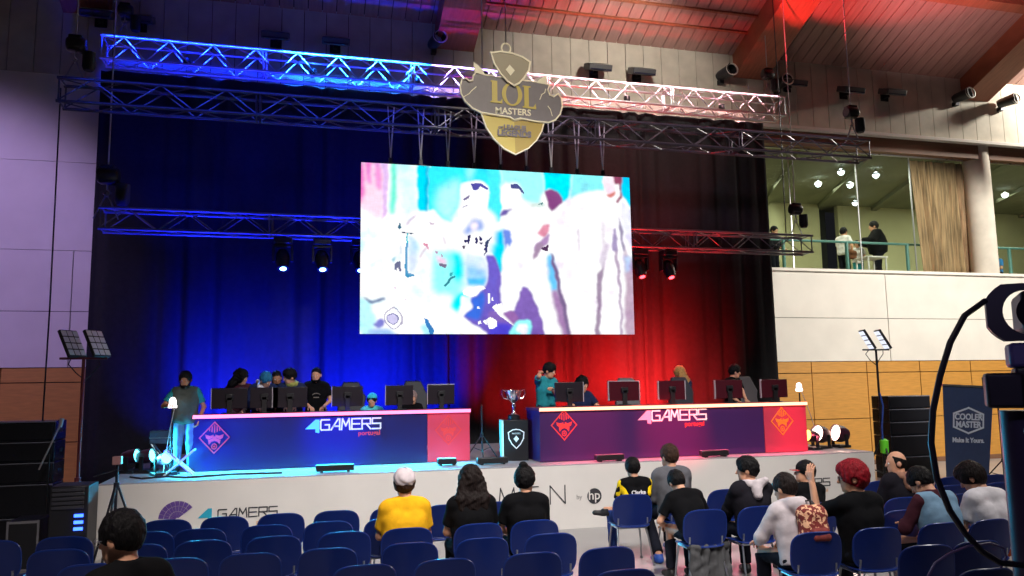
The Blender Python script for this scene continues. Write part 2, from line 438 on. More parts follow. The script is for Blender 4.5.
# ------------------------------------------------------------------ setting
S0 = .97                                                   # stage height
wood = mat('wall_wood', (196, 140, 62), .55, vary=.12, scale=3, stretch=(1, 1, 8), bump=.05)
white = mat('wall_white', (222, 217, 208), .75, vary=.05, scale=1.5, bump=.04)
concrete = mat('wall_concrete', (188, 182, 168), .9, vary=.12, scale=2.5, bump=.15)
gap = mat('joint_dark', (60, 50, 42), .9)
floor_m = mat('floor_grey', (150, 148, 148), .28, vary=.08, scale=1.2)
plank = mat('ceiling_plank', (162, 126, 116), .7, vary=.15, scale=2, stretch=(6, .6, 1), bump=.1)
beam_m = mat('beam_wood', (150, 88, 62), .6, vary=.2, scale=3, stretch=(6, .6, 1))
brown = mat('header_wood', (120, 84, 62), .6, vary=.15, scale=3, stretch=(.5, 1, 8))
room_w = mat('balcony_wall', (186, 184, 146), .8, vary=.05, scale=2)
room_c = mat('balcony_ceiling', (120, 124, 104), .85, vary=.25, scale=1.2, stretch=(1, .4, 1))

M = MB(); M.span((-14, -4, -.2), (32, 18.4, 0)); struct('floor', M, floor_m)
M = MB(); M.span((-14, 18.06, 0), (32, 18.3, 2.7), 1)
for i in range(28):
    x = -14.25 + i * 1.7
    for a, b in ((0, 1.2), (1.2, 2.4), (2.4, 2.7)): M.span((x + .012, 18.0, a + .01), (x + 1.688, 18.06, b - .01), 0)
struct('wall_back', M, [wood, gap])
M = MB(); M.span((-14, 18.06, 2.7), (11.2, 18.3, 8.9), 1); M.span((11.2, 18.06, 2.7), (32, 18.3, 5.1), 1)
for i in range(10):
    x = -14.55 + i * 5
    for a, b in ((2.7, 3.85), (3.85, 5.12)): M.span((x + .01, 18.01, a + .008), (x + 4.99, 18.06, b - .008), 0)
for i in range(5):
    x = -13.8 + i * 5
    for a, b in ((5.12, 7.0), (7.0, 8.9)): M.span((x + .004, 18.01, a + .004), (x + 4.996, 18.06, b - .004), 0)
struct('wall_back_white', M, [white, gap])
M = MB(); M.span((-14, 18.06, 8.9), (32, 18.3, 11.6), 1)
for i in range(92): M.span((-14 + i * .5 + .008, 18.0, 8.9), (-14 + i * .5 + .492, 18.06, 11.4), 0)
struct('wall_back_upper', M, [concrete, gap])
M = MB(); M.span((11.0, 17.82, 8.92), (32, 18.05, 9.02)); struct('trim_1', M, white, bevel=.01)
M = MB(); M.span((11.2, 17.98, 8.52), (32, 18.3, 8.92)); struct('trim_2', M, brown)
M = MB(); M.span((11.2, 17.92, 5.08), (32, 18.5, 5.16)); struct('trim_3', M, white, bevel=.01)
M = MB(); M.span((-14, 17.95, 0), (32, 18.0, .12)); struct('baseboard_back', M, brown)
# side and rear of the hall (out of frame, they close the room)
M = MB(); M.span((-14.3, -4, 0), (-14, 18.3, 18)); struct('wall_left', M, concrete)
M = MB(); M.span((32, -4, 0), (32.3, 18.3, 18)); struct('wall_right', M, white)
# pitched plank ceiling rising towards the audience
TA = math.tan(R(23)); cz = lambda y: 10.9 + (18 - y) * TA
M = MB()
for i in range(144):
    x = -14 + i * .32
    vs = [(a, y, cz(y) + q) for q in (0, .06) for a, y in ((x + .012, 18.3), (x + .308, 18.3), (x + .308, -4), (x + .012, -4))]
    M.add(vs, [(0, 1, 2, 3), (7, 6, 5, 4), (0, 4, 5, 1), (1, 5, 6, 2), (2, 6, 7, 3), (3, 7, 4, 0)], 0)
M.add([(-14, 18.3, cz(18.3) + .05), (32, 18.3, cz(18.3) + .05), (32, -4, cz(-4) + .05), (-14, -4, cz(-4) + .05)], [(0, 1, 2, 3)], 1)
struct('ceiling', M, [plank, gap], smooth=0)
BX = ((3.05, 4.0), (11.1, 12.05), (18.55, 19.5), (-5.0, -4.05))
for i, (a, b) in enumerate(BX):
    M = MB(); d = .62
    vs = [(x, y, cz(y) - q) for q in (0.0, d) for x, y in ((a, 18.3), (b, 18.3), (b, -4), (a, -4))]
    M.add(vs, [(3, 2, 1, 0), (4, 5, 6, 7), (0, 1, 5, 4), (1, 2, 6, 5), (2, 3, 7, 6), (3, 0, 4, 7)])
    struct('trim_%d' % (4 + i), M, beam_m, smooth=0, label='laminated wooden roof beam')
M = MB()
M.box((7.6, 15.4, cz(15.4) - .16), (46, .25, .34), Matrix.Rotation(-R(23), 3, 'X')); struct('trim_8', M, beam_m)
M = MB()
for y in (16.75, 17.25): M.box((7.6, y, cz(y) - .03), (7.0, .06, .06), Matrix.Rotation(-R(23), 3, 'X'))
struct('trim_9', M, beam_m)
# balcony lounge behind the long windows
M = MB(); M.span((11.0, 18.3, 4.9), (32, 26, 5.05)); struct('floor_balcony', M, mat('balcony_floor', (140, 128, 100), .6))
M = MB(); M.span((11.0, 24.5, 5.05), (18.35, 24.7, 8.7)); M.span((19.15, 24.5, 5.05), (32, 24.7, 8.7)); M.span((18.3, 25.4, 5.05), (19.2, 25.6, 8.7)); struct('wall_balcony_back', M, room_w)
M = MB(); M.span((18.3, 25.3, 5.05), (19.2, 25.4, 8.7)); struct('door_1', M, mat('doorway_dark', (58, 60, 58), .8))
M = MB(); M.span((11.0, 18.3, 5.05), (11.2, 24.7, 8.7)); M.span((31.8, 18.3, 5.05), (32, 24.7, 8.7)); struct('wall_balcony_side', M, room_w)
M = MB(); M.span((11.0, 18.3, 8.62), (32, 25.6, 8.8))
for i in range(9): M.box((12.5 + i * 2.3, 21.5, 8.56), (.22, 7.2, .14), Matrix.Rotation(R(-24), 3, 'Z'))
struct('ceiling_balcony', M, room_c)
glass = bpy.data.materials.new('window_glass'); glass.use_nodes = True; nt = glass.node_tree; nt.nodes.clear()
o_ = nt.nodes.new('ShaderNodeOutputMaterial'); mx = nt.nodes.new('ShaderNodeMixShader'); tr = nt.nodes.new('ShaderNodeBsdfTransparent'); gl = nt.nodes.new('ShaderNodeBsdfGlossy')
tr.inputs[0].default_value = (.93, .97, .93, 1); gl.inputs['Roughness'].default_value = .02; mx.inputs[0].default_value = .06
nt.links.new(tr.outputs[0], mx.inputs[1]); nt.links.new(gl.outputs[0], mx.inputs[2]); nt.links.new(mx.outputs[0], o_.inputs[0])
alu = mat('aluminium', (190, 192, 196), .35, metal=.9)
for n, (a, b) in enumerate(((11.2, 18.6), (19.3, 32))):
    M = MB(); M.span((a, 18.2, 5.16), (b, 18.215, 8.52)); w = struct('window_%d' % (n + 1), M, glass)
    F = MB()
    for x in ((12.75, 14.9, 16.7) if n == 0 else (21.0, 22.8, 24.6, 26.4)): F.span((x - .012, 18.19, 5.16), (x + .012, 18.225, 8.52))
    F.span((a, 18.19, 8.48), (b, 18.225, 8.52)); F.span((a, 18.19, 5.16), (b, 18.225, 5.2))
    f = F.build('window_frame', alu, w)
M = MB(); M.lathe([(.36, 5.1), (.36, 8.92)], (19.15, 18.29, 0), 40)
struct('trim_10', M, mat('pillar_concrete', (200, 192, 178), .8, vary=.08, scale=3, bump=.1), label='round concrete pillar between the balcony windows')

# ------------------------------------------------------------------ curtains
def drape(name, x0, x1, y0, z0, z1, fold, amp, m, seed, label, cat, lean=0.0, group=None, rows=10):
    rnd = random.Random(seed); ph = [rnd.uniform(0, 6.28) for _ in range(6)]
    n = int((x1 - x0) / (fold / 9)) + 1; vs, fs = [], []
    for j in range(rows + 1):
        v = j / rows; z = z0 + (z1 - z0) * v
        for i in range(n + 1):
            x = x0 + (x1 - x0) * i / n; q = 2 * math.pi * (x - x0) / fold
            a = q + .9 * math.sin(q * .31 + ph[0]) + .25 * (1 - v) * math.sin(q * .17 + ph[1])
            w = (.55 + .45 * math.sin(q * .23 + ph[2])) * (1 - .35 * v)
            y = y0 + amp * w * (math.sin(a) + .35 * math.sin(2 * a + ph[3])) + amp * .7 * math.sin(q * .11 + ph[4]) * (1 - v)
            vs.append((x + lean * (1 - v), y, z))
    for j in range(rows):
        for i in range(n): k = j * (n + 1) + i; fs.append((k, k + 1, k + n + 2, k + n + 1))
    M = MB(); M.add(vs, fs); o = M.build(name, m, smooth=180)
    so = o.modifiers.new('thick', 'SOLIDIFY'); so.thickness = .012
    return tag(o, label, cat, group)
drape_m = mat('stage_drape', (42, 42, 45), .85, vary=.1, scale=10, spec=.1)
drape('stage_curtain', -3.98, 3.15, 17.02, .02, 8.7, .52, .10, drape_m, 3, 'tall dark stage backdrop curtain, the half washed in blue light', 'curtain', group='backdrop curtains')
drape('stage_curtain', 3.1, 11.27, 17.02, .02, 8.7, .52, .10, drape_m, 8, 'tall dark stage backdrop curtain, the half washed in red light', 'curtain', group='backdrop curtains')
drape('window_curtain', 17.0, 18.8, 18.5, 5.1, 8.5, .26, .12, mat('curtain_beige_fold_shade', (168, 134, 106), .9, vary=.55, scale=5, stretch=(6, 1, .3)), 5, 'beige brown gathered curtain at the balcony window beside the pillar', 'curtain', lean=.12)  # stripes in the cloth colour paint the shading of the folds

# ------------------------------------------------------------------ stage
stage_white = mat('stage_front_white', (214, 209, 204), .6, vary=.03, scale=2)
stage_top = mat('stage_carpet', (150, 146, 150), .75, vary=.1, scale=20)
black = mat('black_plastic', (26, 26, 30), .4, vary=.1); matte = mat('black_matte', (18, 18, 21), .7, vary=.1)
steel = mat('steel', (170, 172, 178), .3, metal=.95); dark_metal = mat('dark_metal', (52, 52, 58), .4, metal=.8)
dark_txt = mat('print_dark', (44, 44, 50), .6); cyan_txt = mat('print_cyan', (30, 160, 190), .6); sand_txt = mat('print_orange', (214, 150, 90), .6)
st = thing('stage', (3.55, 11.85, 0), 'long white fronted stage platform carrying both player desks', 'stage')
M = MB(); M.span((-6.08, .03, .02), (6.08, 4.95, .94)); M.build('platform', matte, st)
M = MB(); M.span((-6.1, -.01, .94), (6.1, 4.97, .97)); M.build('deck', stage_top, st)
M = MB(); M.span((-6.1, -.02, .0), (6.1, .02, .955)); M.span((-6.1, .02, 0), (-6.07, 4.95, .955)); M.span((6.07, .02, 0), (6.1, 4.95, .955)); M.build('front_panel', stage_white, st)
GL = {'G': [[(1, .95), (.08, .95), (0, .8), (0, .12), (.1, 0), (1, 0), (1, .48), (.55, .48)]], 'A': [[(0, 0), (.8, 1), (1, 1), (1, 0)], [(.28, .33), (1, .33)]],
      'M': [[(0, 0), (.12, 1), (.5, .35), (.88, 1), (1, 0)]], 'E': [[(1, 1), (0, 1), (0, 0), (1, 0)], [(0, .5), (.9, .5)]],
      'R': [[(0, 0), (0, 1), (1, 1), (1, .48), (0, .48)], [(.5, .48), (1, 0)]], 'S': [[(1, 1), (.06, 1), (0, .9), (0, .5), (1, .5), (1, .06), (.94, 0), (0, 0)]],
      'N': [[(0, 0), (0, 1), (1, 0), (1, 1)]], 'm': [[(0, 0), (.1, 1), (.5, 0), (.9, 1), (1, 0)]], 'e': [[(1, 1), (0, 1)], [(1, .5), (0, .5)], [(1, 0), (0, 0)]], 'O': [[(.5, 1), (1, .5), (.5, 0), (0, .5), (.5, 1)]]}
def word(parent, txt, x0, z0, w, h, y, sw, m, name='lettering', dp=-.006, skip=0):
    # letters as flat strokes on a panel that faces the audience
    n = len(txt); cw = w / (n + (n - 1) * .22); M = MB()
    for i, ch in enumerate(txt):
        cx0 = x0 + i * cw * 1.22
        for pl in GL[ch]: M.ribbon([(cx0 + a * cw, z0 + b * h) for a, b in pl], sw, lambda x, z, d: (x, y + d, z), dp)
    o = M.build(name, m, parent, smooth=0); return o
def four(parent, x0, z0, w, h, y, m):
    M = MB(); P = [(0, .22), (.72, 1), (1, 1), (1, -.12), (.72, -.05), (.72, .22)]
    M.prism([(x0 + a * w, z0 + b * h) for a, b in P], lambda x, z, d: (x, y + d, z), -.006); return M.build('numeral', m, parent, smooth=0)
def flat(parent, txt, size, x, z, y, m, name='lettering', cx=True, bold=0, squash=1.0, dp=-.005):
    M = MB(); M.text(txt, size, lambda a, b, d: (x + a, y + d, z + b), dp, cx, bold=bold, squash=squash); return M.build(name, m, parent, smooth=0)
yl = -.022
four(st, -4.84, .43, .18, .16, yl, cyan_txt); word(st, 'GAMERS', -4.58, .45, .78, .12, yl, .016, dark_txt); flat(st, 'portugal', .07, -3.96, .35, yl, sand_txt)
M = MB()                                                   # purple fan mark
for k in range(9):
    a0, a1 = R(38 + k * 15.5), R(38 + (k + .9) * 15.5)
    for r0, r1 in ((.02, .1), (.106, .17), (.176, .24)):
        M.prism([(-5.1 + r * math.cos(a) * 1.0 - (.0), .47 + r * math.sin(a)) for r, a in ((r0, a0), (r1, a0), (r1, a1), (r0, a1))], lambda x, z, d: (x, yl + d, z), -.006)
M.build('emblem', mat('print_purple', (92, 62, 140), .6), st, smooth=0)
for ch, x, w in (('O', -1.08, .27), ('m', -.6, .26), ('e', -.2, .22), ('N', .21, .24)): word(st, ch, x, .39, w, .27, yl, .016, dark_txt)
flat(st, 'by', .1, .68, .44, yl, mat('print_grey', (150, 148, 146), .6))
M = MB(); M.lathe([(.118, 0), (.118, .006)], (.93, yl, .475), 32, axis=(0, -1, 0)); M.build('emblem', dark_txt, st)
flat(st, 'hp', .2, .925, .425, yl - .006, stage_white, bold=.002)
four(st, 4.0, .42, .18, .16, yl, cyan_txt); word(st, 'GAMERS', 4.26, .44, .92, .12, yl, .016, dark_txt); flat(st, 'portugal', .07, 5.02, .34, yl, sand_txt)

# ------------------------------------------------------------------ trusses and rigging
truss_m = mat('truss_aluminium', (200, 202, 208), .32, metal=.55)
truss_d = mat('truss_dark', (84, 84, 90), .35, metal=.6)
def truss(x0, x1, y, z0, w, label, step, truss_m=truss_m):
    # box truss, its underside at z0, running along the stage
    L = x1 - x0; t = thing('truss', ((x0 + x1) / 2, y, z0), label, 'truss', 'aluminium box trusses'); h = w / 2; a, b = -L / 2, L / 2
    for yy in (-h, h):
        for zz in (0, w): M = MB(); M.cyl((a, yy, zz), (b, yy, zz), .028, n=10); M.build('chord', truss_m, t)
    n = int(round(L / step)); xs = [a + L * i / n for i in range(n + 1)]
    for side in range(4):
        M = MB()
        for i in range(n):
            f = i % 2; p = [(-h, 0, -h, w), (h, 0, h, w), (-h, 0, h, 0), (-h, w, h, w)][side]
            A, Bp = (p[0], p[1]), (p[2], p[3])
            if f: A, Bp = Bp, A
            M.cyl((xs[i], A[0], A[1]), (xs[i + 1], Bp[0], Bp[1]), .012, n=6)
        M.build('lacing', truss_m, t)
    k = max(2, int(round(L / 3)))
    for i in range(k + 1):
        x = a + L * i / k; xx = min(max(x, a + .03), b - .03); M = MB()
        for o in ((-.03, .03) if 0 < i < k else (0,)):
            for A, Bp in (((-h, 0), (h, 0)), ((h, 0), (h, w)), ((h, w), (-h, w)), ((-h, w), (-h, 0))): M.cyl((xx + o, A[0], A[1]), (xx + o, Bp[0], Bp[1]), .014, n=6)
        M.build('end_frame', truss_m, t)
    return t
T1 = truss(-3.87, 11.54, 16.65, 8.72, .46, 'highest box truss, over the backdrop curtain, lit blue and pink', .42)
T2 = truss(-3.74, 11.34, 13.55, 6.74, .38, 'middle box truss carrying the straps of the big screen', .5, truss_d)
T3 = truss(-3.5, 11.25, 15.5, 5.1, .38, 'lowest box truss, behind the screen with moving lights under it', .5, mat('truss_grey', (130, 130, 136), .35, metal=.5))
def hoist(x, y, z, top, label, s=1.0):
    t = thing('chain_hoist', (x, y, z), label, 'hoist', 'chain hoists above the trusses', s=s)
    M = MB(); M.lathe([(.0, -.13), (.1, -.13), (.13, -.09), (.13, .1), (.09, .15), (0, .15)], (0, 0, 0), 18, axis=(1, 0, 0)); M.build('motor', black, t)
    M = MB(); M.span((-.1, -.1, -.12), (.1, .1, .14)); M.build('gearbox', matte, t, bevel=.02)
    M = MB(); M.lathe([(.0, -.42), (.07, -.42), (.1, -.36), (.1, -.12), (0, -.12)], (.2, 0, 0), 14); M.build('chain_bag', matte, t)
    M = MB(); M.tube([(.0, 0, -.12), (0, 0, -.2), (.045, 0, -.25), (0, 0, -.3), (-.045, 0, -.26)], .014, 8); M.tube([(0, 0, -.25), (-.16, 0, -.62)], .012, 6); M.tube([(0, 0, -.25), (.16, 0, -.62)], .012, 6); M.build('hook_sling', steel, t)
    M = MB(); M.cyl((0, 0, .14), (0, 0, (top - z) / s), .011, n=6); M.build('chain', mat('chain_pale', (165, 165, 170), .55), t)
    return t
hoist(-3.55, 13.55, 7.76, cz(13.55), 'chain hoist on the left end of the middle truss'); hoist(3.17, 13.55, 7.76, cz(13.55), 'chain hoist on the middle truss behind the hanging sign')
hoist(11.08, 13.55, 7.76, cz(13.55), 'chain hoist on the right end of the middle truss, before the grey wall')
hoist(-3.42, 15.5, 6.12, cz(15.5), 'chain hoist on the left end of the lowest truss', 1.3); hoist(10.98, 15.5, 6.12, cz(15.5), 'chain hoist on the right end of the lowest truss, before the balcony window')
hoist(-3.5, 16.65, 9.84, cz(16.65), 'chain hoist on the left end of the highest truss'); hoist(11.22, 16.65, 9.84, cz(16.65), 'chain hoist on the right end of the highest truss under the roof beam')
for x, y, z0, z1, lb in ((-3.72, 13.5, 0.02, 7.0, 'thin black power cable hanging from the left truss end to the floor'), (10.7, 15.5, 5.47, cz(15.5) - .02, 'thin control cable beside the right chain hoist')):
    M = MB(); M.tube([(x, y, z0), (x + .02, y, (z0 + z1) / 2), (x, y, z1)], .012, 6); tag(M.build('cable', matte if z0 < 1 else dark_metal), lb, 'cable')

